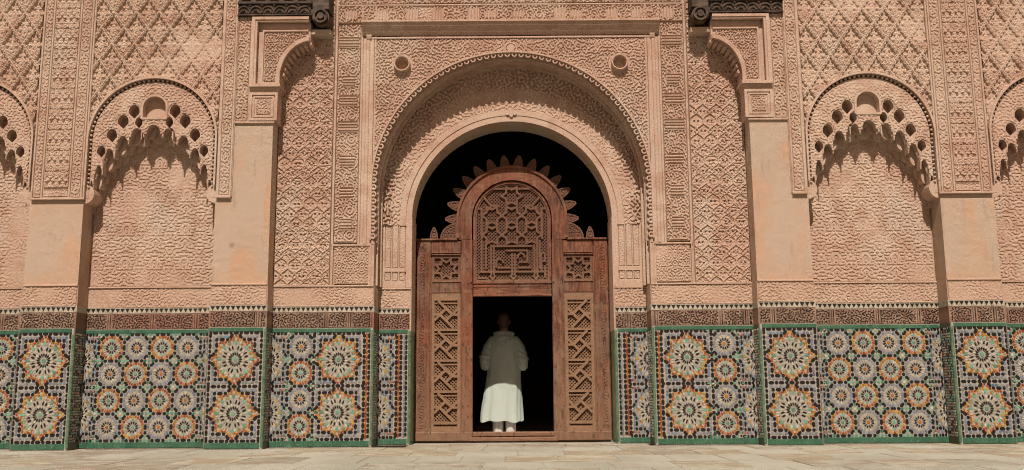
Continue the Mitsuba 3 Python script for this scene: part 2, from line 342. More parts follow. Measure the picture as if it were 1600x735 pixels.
spand = sbox(-1.885, 1.885, 2.70, 5.54).difference(archpoly(RB + .028, 3.44, 2.6, 128))
for s in (-1, 1): spand = spand.difference(Point(s * 1.5, 5.17).buffer(.125))
carved('spandrel', -1.885, 1.885, 2.70, 5.54, YD, 'spandrel', .019, F, poly=spand, ox=int(1.885 / G) % 2 + 0, oz=20, seed=5, wear=.6)
A = 'portal_arch'; PA = F + '__portal_arch'
# raised rim, then hooked beads, one by one
rim = archpoly(RB + .045, 3.44, 2.72, 128).difference(archpoly(RB + .022, 3.44, 2.6, 128)).intersection(sbox(-3, 3, 2.72, 6))
put('rim', xz(rim, YD - .045, YD + .03), 'm_stucco', PA)
put('channel', xz(archpoly(RB + .026, 3.44, 2.70, 128).difference(archpoly(D1 - .02, 3.44, 2.6, 128)).intersection(sbox(-3, 3, 2.70, 6)), YD + .075, YE + .01), 'm_stucco', PA)
bead = trimesh.creation.torus(.030, .0135, major_sections=14, minor_sections=6); v = bead.vertices.copy()
bead = cat([tm(np.c_[v[:, 0], v[:, 2] * 1.5, v[:, 1] * 1.05], bead.faces[:, ::-1])])
nb = 62
pts = [(RB * math.cos(t), 3.44 + RB * math.sin(t), t) for t in np.linspace(0, PI, nb)]
dl = PI * RB / (nb - 1); k = 1
while 3.44 - k * dl > 2.72: pts += [(RB, 3.44 - k * dl, 0), (-RB, 3.44 - k * dl, PI)]; k += 1
bd = mikit.ply(bead, 'm_stucco', smooth=40)
for x, z, t in pts:
    k = key('bead', PA); scene[k] = {**bd, 'to_world': mi.ScalarTransform4f().translate([x, YD - .012, z]).rotate([0, 1, 0], -math.degrees(t) + R.uniform(-8, 8)).scale([1.0, 1, .93])}
put('crown_knob', cat([sm(xz(Polygon(arc(0, 5.40, .055, 0, 360, 20)), YD - .03, YD), 1), xz(Polygon(arc(0, 5.40, .09, 0, 360, 24)).difference(Polygon(arc(0, 5.40, .07, 0, 360, 24))), YD - .022, YD)]), 'm_stucco', PA)
# soffit mouldings inside the outer arch
def ring(r1, r0, c, z0, y0, y1): return xz(archpoly(r1, c, z0, 128).difference(archpoly(r0, c, z0 - .1, 128)).intersection(sbox(-4, 4, z0, 9)), y0, y1)
put('soffit_moulding', cat([ring(1.85, 1.815, 3.44, 2.12, .13, .16), ring(1.85, 1.79, 3.44, 2.12, .30, .385)]), 'm_stucco', PA)
# recessed arch face
IA = F + '__inner_arch'
face = archpoly(1.80, 3.44, 2.98, 128).difference(archpoly(1.555, 3.08, 2.8, 128)).intersection(sbox(-3, 3, 2.98, 6))
carved('carved_band', -1.80, 1.80, 2.98, 5.26, YE, 'archband', .042, IA, poly=face, seed=8, wear=.5, extra=lambda X, Z, H: H * (.30 + .70 * ss(1.60, 1.76, np.hypot(X, np.maximum(Z - 3.26, 0)))))
put('plain_band', ring(1.556, 1.475, 3.08, 2.98, YE - .014, YE + .02), 'm_stucco', IA)
put('plain_band', ring(1.462, 1.388, 3.08, 2.12, YE - .010, YE + .03), 'm_stucco', IA)
put('groove', ring(1.475, 1.46, 3.08, 2.98, YE + .004, YE + .03), 'm_stucco', IA)
put('keystone_flower', cat([xz(Point(x, z).buffer(.028, 6), YE - .035, YE) for x, z in ((0, 4.555), (-.05, 4.58), (.05, 4.58), (0, 4.63), (0, 4.60))]), 'm_stucco', IA)
for s in (-1, 1):
    for a, b in ((1.475, 1.555), (1.575, 1.655), (1.675, 1.755)):
        carved('carved_strip', s * a, s * b, 2.40, 3.0, YE, 'fine', .005, IA, seed=40 + int(a * 50), wear=1.2, edge=.008)
        carved('carved_square', s * a, s * b, 2.22, 2.33, YE, 'fine', .006, IA, seed=44, edge=.01, wear=.6)
    put('strip_frame', cat([sm(cbox(1.466, 1.80, YE - .006, YE + .02, z0, z1, .004), s) for z0, z1 in ((2.115, 2.215), (2.335, 2.395))] + [sm(cbox(x - .008, x + .008, YE - .006, YE + .02, 2.2, 2.985, .004), s) for x in (1.565, 1.665)] + [sm(cbox(1.757, 1.805, YE - .006, YE + .02, 2.2, 3.0, .004), s)]), 'm_stucco', IA)
    # hollow cups let into the spandrels
    cup = F + '__spandrel_cup'
    rev = np.array([(.0, .055), (.05, .05), (.084, .02), (.090, -.03), (.094, -.085), (.108, -.09), (.116, -.078), (.116, -.02), (.118, .03)])
    c = trimesh.creation.revolve(rev, sections=40); v = c.vertices
    put('spandrel_cup', tm(np.c_[v[:, 0] + s * 1.5, YD + v[:, 2], 5.17 + v[:, 1]], c.faces), {'type': 'ref', 'id': 'm_stucco'}, F, smooth=40)
    put('cup_ring', xz(Point(s * 1.5, 5.17).buffer(.150, 24).difference(Point(s * 1.5, 5.17).buffer(.107, 24)), YD - .012, YD + .02), 'm_stucco', F)

# --- upper pier panels
def rowed(X, Z, H):
    """A narrow geometric panel: rows of little raised knots with short deep slots between them"""
    x0, x1 = X.min(), X.max(); x = X - (x0 + x1) / 2; P = .142; w = (x1 - x0)
    r = np.floor(Z / P); f = Z / P - r; off = np.where(r % 2 == 0, 0, .5)
    slot = (np.abs(((x / w * 2 + off) % 1) - .5) < .36) & (np.abs(f - .5 - .06 * np.cos(2 * PI * (x / w * 4))) < .085)
    knot = ss(.1, .5, np.cos(2 * PI * x / w * 4) * np.cos(2 * PI * Z / P * 1.0 + PI * off)) * .012
    return np.where(slot, -.012, .4 * H + knot + .006)
for s in (-1, 1):
    P = holder('pier_panel', F)
    y = YA - .012
    put('backing', sm(bx(5.64, 6.345, YA - .022, YA + .01, 3.262, ZTOP), s), 'm_stucco', P)
    carved('row_panel', s * 5.86, s * 6.19, 3.40, ZTOP, YA - .024, 'fine', .02, P, extra=rowed, seed=60)
    for a, b in ((5.70, 5.825), (6.225, 6.32)): carved('scroll_strip', s * a, s * b, 3.27, ZTOP, YA - .024, 'scroll', .014, P, seed=62, ox=0)
    carved('end_panel', s * 5.86, s * 6.19, 3.28, 3.385, YA - .024, 'fine', .012, P, seed=64)
    put('frame_bar', cat([sm(cbox(a, b, YA - .045, YA - .01, 3.255, ZTOP), s) for a, b in ((5.64, 5.66), (5.672, 5.694), (5.832, 5.852), (6.198, 6.218), (6.326, 6.35))] + [sm(cbox(5.64, 6.35, YA - .047, YA - .01, 3.235, 3.262), s)]), 'm_stucco', P)
    # strips at the inner pier
    carved('scroll_strip', s * 3.735, s * 3.865, 3.29, ZTOP, YA - .022, 'scroll', .015, P, seed=65, ox=0)
    put('frame_bar', cat([sm(bx(3.70, 3.905, YA - .02, YA + .02, 3.27, ZTOP), s)] + [sm(cbox(a, b, YA - .043, YA - .01, 3.25, ZTOP), s) for a, b in ((3.708, 3.732), (3.868, 3.905))] + [sm(cbox(3.708, 3.905, YA - .046, YA - .01, 3.245, 3.285), s)]), 'm_stucco', P)
    carved('scroll_strip', s * 3.535, s * 3.70, 4.30, ZTOP, YA - .004, 'scroll', .016, P, seed=66, ox=3)
    put('frame_bar', cat([sm(cbox(3.17, 3.706, YA - .028, YA + .01, 4.262, 4.292), s), sm(cbox(3.515, 3.535, YA - .02, YA + .01, 4.29, ZTOP), s)]), 'm_stucco', P)

# --- corbel brackets beside the portal bay, with the timber corbel on top
def bracket(s):
    P = holder('corbel_bracket', F)
    # capital block
    put('capital', sm(bx(3.15, 3.513, YA - .015, YD, 4.292, 4.70), s), 'm_stucco', P)
    put('capital_frame', cat([sm(xz(sbox(3.135, 3.513, 4.30, 4.69).difference(sbox(3.17, 3.478, 4.335, 4.655)), YA - .035, YA), s), sm(xz(sbox(3.185, 3.463, 4.35, 4.64).difference(sbox(3.205, 3.443, 4.37, 4.62)), YA - .028, YA), s)]), 'm_stucco', P)
    carved('capital_panel', s * 3.225, s * 3.423, 4.39, 4.60, YA - .018, 'fine', .012, P, seed=70, wear=1.)
    put('shelf', cat([sm(bx(3.10, 3.52, YA - .075, YD, 4.76, 4.80), s), sm(bx(3.125, 3.515, YA - .045, YD, 4.725, 4.762), s), sm(bx(3.14, 3.513, YA - .02, YD, 4.698, 4.728), s)]), 'm_stucco', P)
    quarter = Polygon(np.vstack([arc(2.70, 4.90, .42, 0, 90, 40, .52), [(2.70, 4.79), (3.12, 4.79)]]))
    body = sbox(2.735, 3.515, 4.795, 5.76).difference(quarter)
    put('body', sm(xz(body, YA + .05, YD), s), 'm_stucco', P)
    band = quarter.buffer(.055).difference(quarter).intersection(body)
    put('arch_band', sm(xz(band, YA - .03, YA + .02), s), 'm_stucco', P)
    lobes = []
    for t in np.linspace(8, 84, 9):
        t = math.radians(t); lobes.append(Point(2.70 + .405 * math.cos(t), 4.90 + .505 * math.sin(t)).buffer(.030, 8))
    lo = lobes[0]
    for l in lobes[1:]: lo = lo.union(l)
    put('scallop', sm(xz(quarter.buffer(.004).intersection(lo), YA + .05, YD), s), 'm_stucco', P)
    pan = sbox(2.79, 3.355, 4.86, 5.56).difference(quarter.buffer(.06))
    X0, X1 = sorted((s * 2.79, s * 3.355))
    pp = pan if s > 0 else Polygon([(-x, z) for x, z in pan.exterior.coords])
    carved('carved_panel', X0, X1, 4.86, 5.56, YA + .048, 'fine', .02, P, poly=pp, seed=72)
    fr = sbox(2.74, 3.512, 4.80, 5.755).difference(sbox(2.6, 3.47, 4.75, 5.715)); fr2 = sbox(2.74, 3.47, 4.80, 5.715).difference(sbox(2.6, 3.44, 4.75, 5.69))
    put('frame', cat([sm(xz(fr, YA - .055, YA + .02), s), sm(xz(fr2, YA - .04, YA + .02), s), sm(xz(sbox(2.76, 3.38, 4.82, 5.59).difference(sbox(2.6, 3.36, 4.85, 5.57)).difference(quarter.buffer(.06)), YA + .02, YA + .06), s)]), 'm_stucco', P)
    put('stub', sm(cbox(2.47, 2.735, YD - .2, YD, 5.545, 5.62), s), 'm_plaster', P)
    W = holder('timber_corbel', F)
    put('beam', sm(bx(2.72, 3.708, YA - .05, YD + .01, 5.765, 6.6), s), 'm_dark', W)
    X, Z = hgrid(*sorted((s * 2.72, s * 3.70)), 5.79, 5.925)
    u = (np.abs(X) - 2.72) / .165; d = np.hypot((u % 1 - .5) * .165, (Z - 5.79) * .8)
    put('carved_frieze', relief(X, Z, .018 * ss(-.3, .3, np.cos(2 * PI * d / .042)) + .003 * carve(X, 'fine'), YA - .055), 'm_dark', W)
    put('rail', cat([sm(cbox(2.70, 3.712, YA - .085, YA, 5.925, 5.965), s), sm(cbox(2.70, 3.712, YA - .07, YA, 5.764, 5.788), s)]), 'm_dark', W)
    for i in range(5): put('block', sm(cbox(2.78 + i * .19, 2.90 + i * .19, YA - .08, YA, 6.0, 6.3, .012), s), 'm_dark', W)
    cyl = Polygon(np.vstack([arc(2.585, 5.755, .115, 90, 360, 24), [(2.73, 5.70), (2.73, 6.6), (2.48, 6.6), (2.48, 5.87)]])).buffer(0)
    put('scroll_end', sm(xz(cyl, YA - .03, YD + .01), s), 'm_dark', W)
    put('scroll_eye', cat([sm(xz(Point(2.585, 5.765).buffer(.10, 16).difference(Point(2.585, 5.765).buffer(.075, 16)), YA - .06, YA), s), sm(xz(Point(2.585, 5.765).buffer(.045, 12), YA - .06, YA), s)]), 'm_dark', W)
for s in (-1, 1): bracket(s)

# --- niches between the piers: back wall relief, stalactite arch, lattice field above
def niche(xc, hw, s_out=0, lim=99):
    P = holder('niche', F)
    x0, x1 = max(xc - hw, -lim), min(xc + hw, lim)
    sd = int(abs(xc) * 10) + (3 if xc > 0 else 0)
    carved('wavy_field', x0 + .02, x1 - .02, ZP + .014, 4.45, YB, 'scale', .013, P, seed=sd, wear=1.1, edge=0)
    # stalactite tiers: stepped plates with lobed lower edges, each one further back and lower
    st = [(-.115, .115, 4.13), (.115, .315, 4.09), (.315, .495, 3.98), (.495, .645, 3.80), (.645, .755, 3.58), (.755, .815, 3.36)]
    st2 = [(0, .20, 4.15), (.20, .40, 4.06), (.40, .565, 3.91), (.565, .70, 3.70), (.70, .795, 3.45)]
    plate = Polygon([(-hw - .0, 6.6), (-hw, 3.26), (hw, 3.26), (hw, 6.6)])
    def hang(drop, seedk):
        g = None
        for i, (a, b, z) in enumerate(st2 if seedk % 2 else st):
            for q in ((-1, 1) if i or seedk % 2 else (1,)):
                e = Polygon(arc(q * (a + b) / 2 if (i or seedk % 2) else 0, z - drop + .002, abs(b - a) / 2 * .93, 180, 360, 14, .085)); g = e if g is None else g.union(e.buffer(0))
        return g
    def opening(drop, seedk, lob=.135):
        g = sbox(-.83, .83, 2.9, 3.22)
        for i, (a, b, z) in enumerate(st2 if seedk % 2 else st):
            for q in ((-1, 1) if i or seedk % 2 else (1,)):
                xa, xb = q * a, q * b; top = z - drop
                if lob == 0: g = g.union(sbox(min(xa, xb) - .001, max(xa, xb) + .001, 3.0, top)); continue
                g = g.union(sbox(min(xa, xb) - .001, max(xa, xb) + .001, 3.0, top))
                n = 1
                for j in range(n):
                    c0 = xa + (xb - xa) * (j + .5) / n; w = abs(xb - xa) / n / 2 * .80
                    g = g.union(Polygon(np.vstack([arc(c0, top - .005, w, 0, 180, 14, lob)])))
        return g.buffer(0)
    op0 = opening(0, 0)
    holes = None
    drops = [(.275, 4.44, .074, .105), (.415, 4.30, .074, .105), (.555, 4.11, .070, .10), (.685, 3.89, .058, .09), (.205, 4.285, .05, .085)]
    for u, z, w, h in drops:
        for q in ((-1, 1) if u else (1,)):
            d = Polygon(np.vstack([arc(q * u, z, w, -10, 190, 20, h), [(q * u - w * .55, z - h * .55), (q * u, z - h * 1.0), (q * u + w * .55, z - h * .55)]])).buffer(0)
            holes = d if holes is None else holes.union(d)
    topn = Polygon(np.vstack([arc(0, 4.50, .152, 0, 180, 24), [(-.152, 4.36), (.152, 4.36)]]))
    cl = sbox(x0 - xc, x1 - xc, 2.8, 7)
    gr = archpoly(.846, 4.05, 3.42, 64).difference(archpoly(.806, 4.05, 3.3, 64)).intersection(sbox(-hw + .01, hw - .01, 3.42, 6))
    front = plate.difference(op0).difference(holes).difference(topn).difference(gr).intersection(cl)
    sh = lambda m: tm(m.vertices + [xc, 0, 0], m.faces)
    put('arch_plate', sh(xz(front, YA + .006, YA + .12)), 'm_stucco', P)
    put('top_niche', sh(cat([xz(topn.buffer(.028).difference(topn), YA - .012, YA + .03), xz(topn.buffer(-.001), YA + .10, YA + .125)])), 'm_stucco', P)
    for k, (dr_, yy) in enumerate(((-.045, .13), (-.005, .20), (.05, .265))):
        g = sbox(-hw, hw, 3.3 - .1 * k, 4.75).difference(opening(dr_, k + 1, 0)).union(hang(dr_, k + 1)).difference(holes if k == 0 else Point(0, 99).buffer(.1)).difference(sbox(-.80 + .005 * k, .80 - .005 * k, 2.5, 3.30 - dr_)).intersection(cl)
        put('stalactite_tier', sh(xz(g, YA + yy, YB + .03)), 'm_stucco', P)
    # pendants under the tiers
    pen = []
    for i, (a, b, z) in enumerate(st[:5]):
        for q in (-1, 1):
            for e, dd, yy in ((b, .0, .05),):
                c = trimesh.creation.revolve([(0, -.045), (.016, -.03), (.024, .01), (.024, .05), (0, .05)], sections=8); c.apply_translation((xc + q * e, YA + yy, z - dd - .02))
                if x0 < xc + q * e < x1: pen.append(c)
    put('pendant', cat(pen), 'm_stucco', P, kind='stuff')
    for q in (-1, 1):   # curled springers where the arch meets the pier
        if x0 < xc + q * .8 < x1: put('springer', sh(xz(Polygon(np.vstack([arc(q * (hw - .0), 3.32, .13, 0, 360, 20)])).intersection(sbox(-hw, hw, 3, 3.6)).buffer(0), YA + .01, YB)), 'm_stucco', P)
    # carved band of the arch and its beads
    rb = .825
    bandp = archpoly(rb - .02, 4.05, 3.3, 64).difference(op0).difference(holes.buffer(.012)).difference(topn.buffer(.03)).intersection(sbox(-hw + .01, hw - .01, 3.30, 6)).intersection(cl)
    X, Z = hgrid(x0, x1, 3.3, 4.9)
    H = carve(X, 'base', R.randrange(90), 0) * .010 * np.clip(1 - .3 * worn(X.shape[1], X.shape[0], sd), .3, 1)
    put('carved_band', relief(X, Z, H, YA + .004, contains_xy(bandp, X - xc, Z) if not hasattr(bandp, 'geoms') else np.any([contains_xy(b, X - xc, Z) for b in bandp.geoms], 0)), 'm_stucco', P)
    put('bead_channel', sh(xz(archpoly(rb + .048, 4.05, 3.42, 64).difference(archpoly(rb + .020, 4.05, 3.3, 64)).intersection(cl).intersection(sbox(-hw, hw, 3.42, 6)), YA - .05, YA + .02)), 'm_stucco', P)
    beads, n = [], 42
    for t in np.linspace(0, PI, n):
        b = trimesh.creation.icosphere(subdivisions=1, radius=.018); b.apply_translation((xc + rb * math.cos(t), YA - .008, 4.05 + rb * math.sin(t)))
        if x0 < b.centroid[0] < x1: beads.append(b)
    for q in (-1, 1):
        for j in range(1, 12):
            b = trimesh.creation.icosphere(subdivisions=1, radius=.016); b.apply_translation((xc + q * (rb - .005), YA - .004, 4.05 - .058 * j))
            if x0 < b.centroid[0] < x1: beads.append(b)
    put('bead', cat(beads), 'm_stucco', P, kind='stuff')
    # net of lozenges above
    X, Z = hgrid(x0 + .005, x1 - .005, 4.0, ZTOP)
    a, b = .31, .45; x = X - xc; z = Z - 4.05
    f1 = (x / a + z / b) % 1 - .5; f2 = (x / a - z / b) % 1 - .5
    i1 = np.floor(x / a + z / b); i2 = np.floor(x / a - z / b)
    e = .5 - np.maximum(np.abs(f1), np.abs(f2)); lx = (f1 + f2) / 2 * a; lz = (f1 - f2) / 2 * b
    along = np.where(np.abs(f1) > np.abs(f2), f2, f1)
    upr = lz > -.01
    lobe = .115 + .03 * np.cos(2 * PI * along * 4)
    rib = ss(lobe + .025, lobe - .025, e)
    H = rib * .036 - .010 * ss(.030, .0, np.abs(e - .055)) * rib
    bud = np.hypot(lx / .040, (lz + .045) / .085); leaf = ss(1.1, .8, bud) * .024 - ss(.016, .006, np.abs(np.hypot(lx / .040, (lz + .045) / .085) - .6) * .04) * .012 * (bud < 1)
    side = np.maximum(ss(.026, .014, np.hypot(np.abs(lx) - .062, lz + .02)), ss(.024, .012, np.hypot(np.abs(lx) - .035, lz - .06))) * .020
    hole = ss(.1, .6, np.cos(2 * PI * along * 5)) * ss(.055, .02, np.abs(e - .19)) * upr
    rnd = (np.sin(i1 * 12.99 + i2 * 78.2) * 43758.5) % 1
    H = np.maximum(H, np.maximum(leaf, side)) - hole * .035 * (.25 + 1.1 * rnd) + .006 * carve(X, 'fine', R.randrange(30), 0)
    wr = np.clip(1 - .3 * np.maximum(worn(X.shape[1], X.shape[0], sd + 5, 60), 0), .3, 1); H = H * wr
    keep = sbox(-9, 9, 4.0, ZTOP + 1).difference(archpoly(rb + .035, 4.05, 3.9, 64))
    put('lozenge_net', relief(X, Z, H, YA + .004, contains_xy(keep, X - xc, Z)), 'm_stucco', P)
    put('finial', sh(xz(Polygon([(-.045, 4.90), (.045, 4.90), (.02, 4.95), (0, 5.0), (-.02, 4.95)]), YA - .03, YA + .01)), 'm_stucco', P)
for s in (-1, 1):
    niche(s * 4.79, .87); niche(s * (A2 + .87), .87, lim=8.0)

# --- glazed mosaic foot
BLK, ORA, RED, YEL, GRY, LAV, PGR, CRM, GRN, BLU = (.011, .010, .010), (.45, .15, .016), (.33, .065, .022), (.52, .29, .035), (.255, .30, .305), (.29, .30, .35), (.15, .40, .285), (.52, .51, .405), (.04, .24, .14), (.15, .24, .36)
class Mosaic:
    """small glazed pieces, each a bevelled prism standing proud of the pale bed; units of a fortieth of the module"""
    def __init__(s): s.v, s.f, s.c, s.n = [], [], [], 0
    def piece(s, pts, y, col, h=.006):
        k = len(pts); c = pts.mean(0); g = NR.uniform(-.0006, .0006)
        ins = c + (pts - c) * .86; t = NR.uniform(-.0008, .0008, 2)
        s.v += [(x, y + .002, z) for x, z in pts] + [(x, y - h + g + t[0] * (x - c[0]) * 60 + t[1] * (z - c[1]) * 60, z) for x, z in ins]
        s.f += [(s.n + k, s.n + k + i, s.n + k + i + 1) for i in range(1, k - 1)]
        for i in range(k):
            j = (i + 1) % k; s.f += [(s.n + i, s.n + j, s.n + k + j), (s.n + i, s.n + k + j, s.n + k + i)]
        w = NR.uniform(.68, 1.25); col = np.clip(np.array(col) * w + NR.uniform(-.006, .006, 3), .01, .75) * KA
        s.c += [col] * (2 * k); s.n += 2 * k
    def mesh(s): return tm(s.v, s.f), np.array(s.c)
def oval(cx, cz, ang, l, w, n=8):
    t = np.arange(n) * 2 * PI / n + PI / n; p = np.c_[np.sign(np.cos(t)) * np.abs(np.cos(t)) ** .8 * l, np.sin(t) * w]
    a = math.radians(ang); return np.c_[cx + p[:, 0] * math.cos(a) - p[:, 1] * math.sin(a), cz + p[:, 0] * math.sin(a) + p[:, 1] * math.cos(a)]
def kite(cx, cz, ang, r0, r1, w, rm=.6):
    a = math.radians(ang); d = np.array([math.cos(a), math.sin(a)]); q = np.array([-d[1], d[0]]); m = r0 + (r1 - r0) * rm; o = np.array([cx, cz])
    return np.array([o + d * r0, o + d * m - q * w, o + d * r1 - q * w * .35, o + d * r1 + q * w * .35, o + d * m + q * w])
def hexa(cx, cz, r, a0=0): t = np.arange(6) * PI / 3 + math.radians(a0); return np.c_[cx + r * np.cos(t), cz + r * np.sin(t)]
def rosette(put_, cx, cz, kind):
    warm = kind == 'o'
    put_(oval(cx, cz, 22, 2.8, 2.8), PGR if warm else ORA)
    for i in range(12): put_(kite(cx, cz, i * 30 + 15, 3.6, 9.2, 1.5), BLK)
    for i in range(12): put_(kite(cx, cz, i * 30, 7.4, 13.2, 1.5, .65), CRM if i % 3 else (PGR if warm else CRM))
    for i in range(12): put_(kite(cx, cz, i * 30 + 15, 10.4, 14.2, 1.2, .5), CRM)
    for i in range(24):
        c = (ORA if i % 2 else RED) if warm else (LAV if i % 2 else (GRY if R.random() < .75 else BLU))
        if warm and R.random() < .3: c = YEL
        put_(oval(cx + 16.2 * math.cos(i * PI / 12), cz + 16.2 * math.sin(i * PI / 12), i * 15, 2.6, 2.0, 6), c)
def star(put_, cx, cz, kind):
    warm = kind == 'S'; c1, c2 = (ORA, RED) if warm else (GRY, LAV)
    put_(oval(cx, cz, 22, 3.6, 3.6), (.16, .38, .25))
    for i in range(16): put_(kite(cx, cz, i * 22.5, 4.6, 11., 1.5), BLK)
    for i in range(16): put_(kite(cx, cz, i * 22.5 + 11.25, 8.4, 15.5, 1.35, .5), CRM)
    for i in range(8):
        a = 22.5 + 45 * i
        for q in (-1, 1):
            r = math.radians(a + q * 8.5); put_(oval(cx + 17.4 * math.cos(r), cz + 17.4 * math.sin(r), a + q * 2, 3.9, 1.5, 6), BLK)
        put_(kite(cx, cz, a, 13.5, 22, 1.1), CRM)
        put_(kite(cx, cz, a - 22.5, 14, 21, 1.5), CRM); put_(kite(cx, cz, a - 22.5, 20.5, 29, 2.5, .5), PGR if warm else YEL)
        for q in (-1, 1):
            put_(kite(cx, cz, a + q * 13, 21.5, 27.5, 1.7, .5), CRM); put_(kite(cx, cz, a + q * 4.2, 22.8, 28.2, 1.5, .5), PGR if (i % 2 and warm) else CRM)
    tips = [(36. if i % 2 == 0 else 35.2, i * 45) for i in range(8)]
    P = []
    for i in range(8):
        for r, a in ((tips[i][0], i * 45), (28.6, i * 45 + 22.5)): P.append((cx + r * math.cos(math.radians(a)), cz + r * math.sin(math.radians(a))))
    for i in range(16):
        (xa, za), (xb, zb) = P[i], P[(i + 1) % 16]
        for j, t in enumerate((.04, .34, .66)):
            for o, sc in ((0, 1), (-4.2, .88)):
                x, z = xa + (xb - xa) * t, za + (zb - za) * t; d = math.hypot(x - cx, z - cz); x += (x - cx) / d * o; z += (z - cz) / d * o
                if o and (i + j) % 2 == 0: continue
                put_(oval(x, z, math.degrees(math.atan2(zb - za, xb - xa)), 2.3, 1.9, 6), (c1 if R.random() < .75 else (YEL if warm else BLU)) if (i + j) % 2 else (c2 if R.random() < .6 else (YEL if warm else c1)))
    D, O = 'D', 'O'
    for q in range(4):
        c, s_ = math.cos(q * PI / 2), math.sin(q * PI / 2)
        for (x, z, a, t) in ((-29.6, 29.6, 0, D), (-21.5, 29.6, 0, O), (-13, 29.8, 0, D), (13, 29.8, 0, D), (21.5, 29.6, 0, O), (-7, 34.6, 48, O), (7, 34.6, -48, O)):
            put_(oval(cx + x * c - z * s_, cz + x * s_ + z * c, a + q * 90, 4.7 if t == O else 2.95, 2.85, 8), BLK)
    # grey filling outside the star
    for q in range(4):
        c, s_ = math.cos(q * PI / 2), math.sin(q * PI / 2)
        for x in (-33, -28, -23, -18, -13, 13, 18, 23, 28):
            for z in (34.2,): put_(hexa(cx + x * c - z * s_, cz + x * s_ + z * c, 2.6, 30), R.choice([GRY, LAV, LAV, BLU, GRY]))
def mosaic(x0, x1, layout, y, mir, parent, sx=1.0):
    """layout: columns from the side nearest the door; x0 is that side's x (absolute value), growing outwards"""
    z0 = .105; u = (ZG - z0) / 160; M = Mosaic(); w = (x1 - x0) / u
    def adder(s0, sxx):
        def put_(p, col):
            q = p.copy(); q[:, 0] = s0 + (q[:, 0]) * sxx
            c = q.mean(0)
            if c[0] < .1 or c[0] > w - .1 or c[1] < -1 or c[1] > 161: return
            if q[:, 0].min() < 0 or q[:, 0].max() > w: q[:, 0] = np.clip(q[:, 0], 0, w)
            W = np.c_[mir * (x0 + q[:, 0] * u), z0 + q[:, 1] * u]
            if mir < 0: W = W[::-1]
            M.piece(W, y, col)
        return put_
    seen = set()
    def chain(pp, s0, sxx, x, z, a, t):
        kx = (round((s0 + x * sxx) / 3.5), round(z / 3.5))
        if kx in seen: return
        seen.add(kx); pp(oval(x, z, a, 4.7 if t else 2.95, 2.85, 8), BLK)
    for kind, s0, wid in layout:
        if kind == 'R' or kind == 'Q':
            pp = adder(s0, wid / 40)
            for r in range(4):
                rosette(pp, 20, 20 + 40 * r, 'o' if (r + (kind == 'Q')) % 2 else 'g')
                for q in range(4):
                    c, s_ = round(math.cos(q * PI / 2)), round(math.sin(q * PI / 2))
                    for x, z, a, t in ((-8.5, 20, 0, 0), (0, 20, 0, 1), (8.5, 20, 0, 0), (-14.3, 14.6, 45, 1)):
                        chain(pp, s0, wid / 40, 20 + x * c - z * s_, 20 + 40 * r + x * s_ + z * c, a + q * 90, t)
            for r in range(5):
                for xx in (0, 40):
                    if ('g', round(s0 + xx * wid / 40), r) in seen: continue
                    seen.add(('g', round(s0 + xx * wid / 40), r))
                    pp(oval(xx, 40 * r, 22, 2.4, 2.4), CRM if R.random() < .5 else PGR)
                    for q in range(4): pp(kite(xx, 40 * r, q * 90, 3, 9, 2.0, .45), PGR if R.random() < .6 else GRN); pp(kite(xx, 40 * r, q * 90 + 45, 3, 6.5, 1.2, .5), CRM)
        elif kind[0] in 'SH':
            pp = adder(s0, wid / 80)
            for r in range(2):
                if kind == 'S': star(pp, 40, 40 + 80 * r, 'S')
                elif kind == 'H+': star(adder(s0, wid / 40), 0, 40 + 80 * r, 'H')
                else: star(adder(s0, wid / 40), 40, 40 + 80 * r, 'H')
            if kind != 'S': pp = adder(s0, wid / 40)
            top = 80 if kind == 'S' else 40
            for zz in (0, 80, 160):
                for i in range(int(top / 8.0) + 1): chain(pp, s0, wid / top, i * 8.0, zz, 0, i % 2)
            if kind == 'S':
                for xx in (0, 80):
                    for i in range(20): chain(pp, s0, wid / 80, xx, i * 8.0 + 4, 90, i % 2)
            if kind[0] == 'H':
                ex = 30 if kind == 'H+' else 10
                for zz in (6, 74, 86, 154):
                    for i in range(3): pp(oval(ex - 7 + 6 * i, zz, 0, 2.4, 1.9, 6), ORA if i % 2 else RED)
        elif kind == 'K':      # border columns: black chain, coloured column, black chain
            pp = adder(s0, 1.)
            for i in range(20):
                chain(pp, s0, 1., 1.5, 8. * i + 4, 90, i % 2)
                for o in (0, 4): pp(oval(wid / 2, 8 * i + 2 + o, 60 if o else -60, 2.3, 1.9, 6), ORA if R.random() < .6 else RED)
                chain(pp, s0, 1., wid - 1.5, 8. * i + 4, 90, (i + 1) % 2)
        elif kind == 'N':
            pp = adder(s0, 1.)
            for i in range(20):
                chain(pp, s0, 1., 2.2, 8. * i + 4, 90, i % 2)
                for o in (0, 4): pp(hexa(wid * .56, 8 * i + 2 + o, 2.2, 30 * (o > 0)), GRY if R.random() < .5 else LAV)
    m, c = M.mesh()
    put('mosaic_piece', m, 'm_tile', parent, kind='stuff', color=c)
    xa, xb = sorted((mir * x0, mir * x1)); return z0
def corner(x, y, parent, mir):
    """a column of rounded glazed corner tiles"""
    ms = []; z = .03
    while z < ZG - .01:
        h = min(R.uniform(.062, .074), ZB - .01 - z); c = trimesh.creation.cylinder(.022, h - .004, sections=12); c.apply_translation((mir * x, y + .012, z + h / 2)); ms.append(c); z += h
        if h < .02: break
    put('corner_tile', cat(ms), 'm_gcol', parent, kind='stuff', smooth=40)
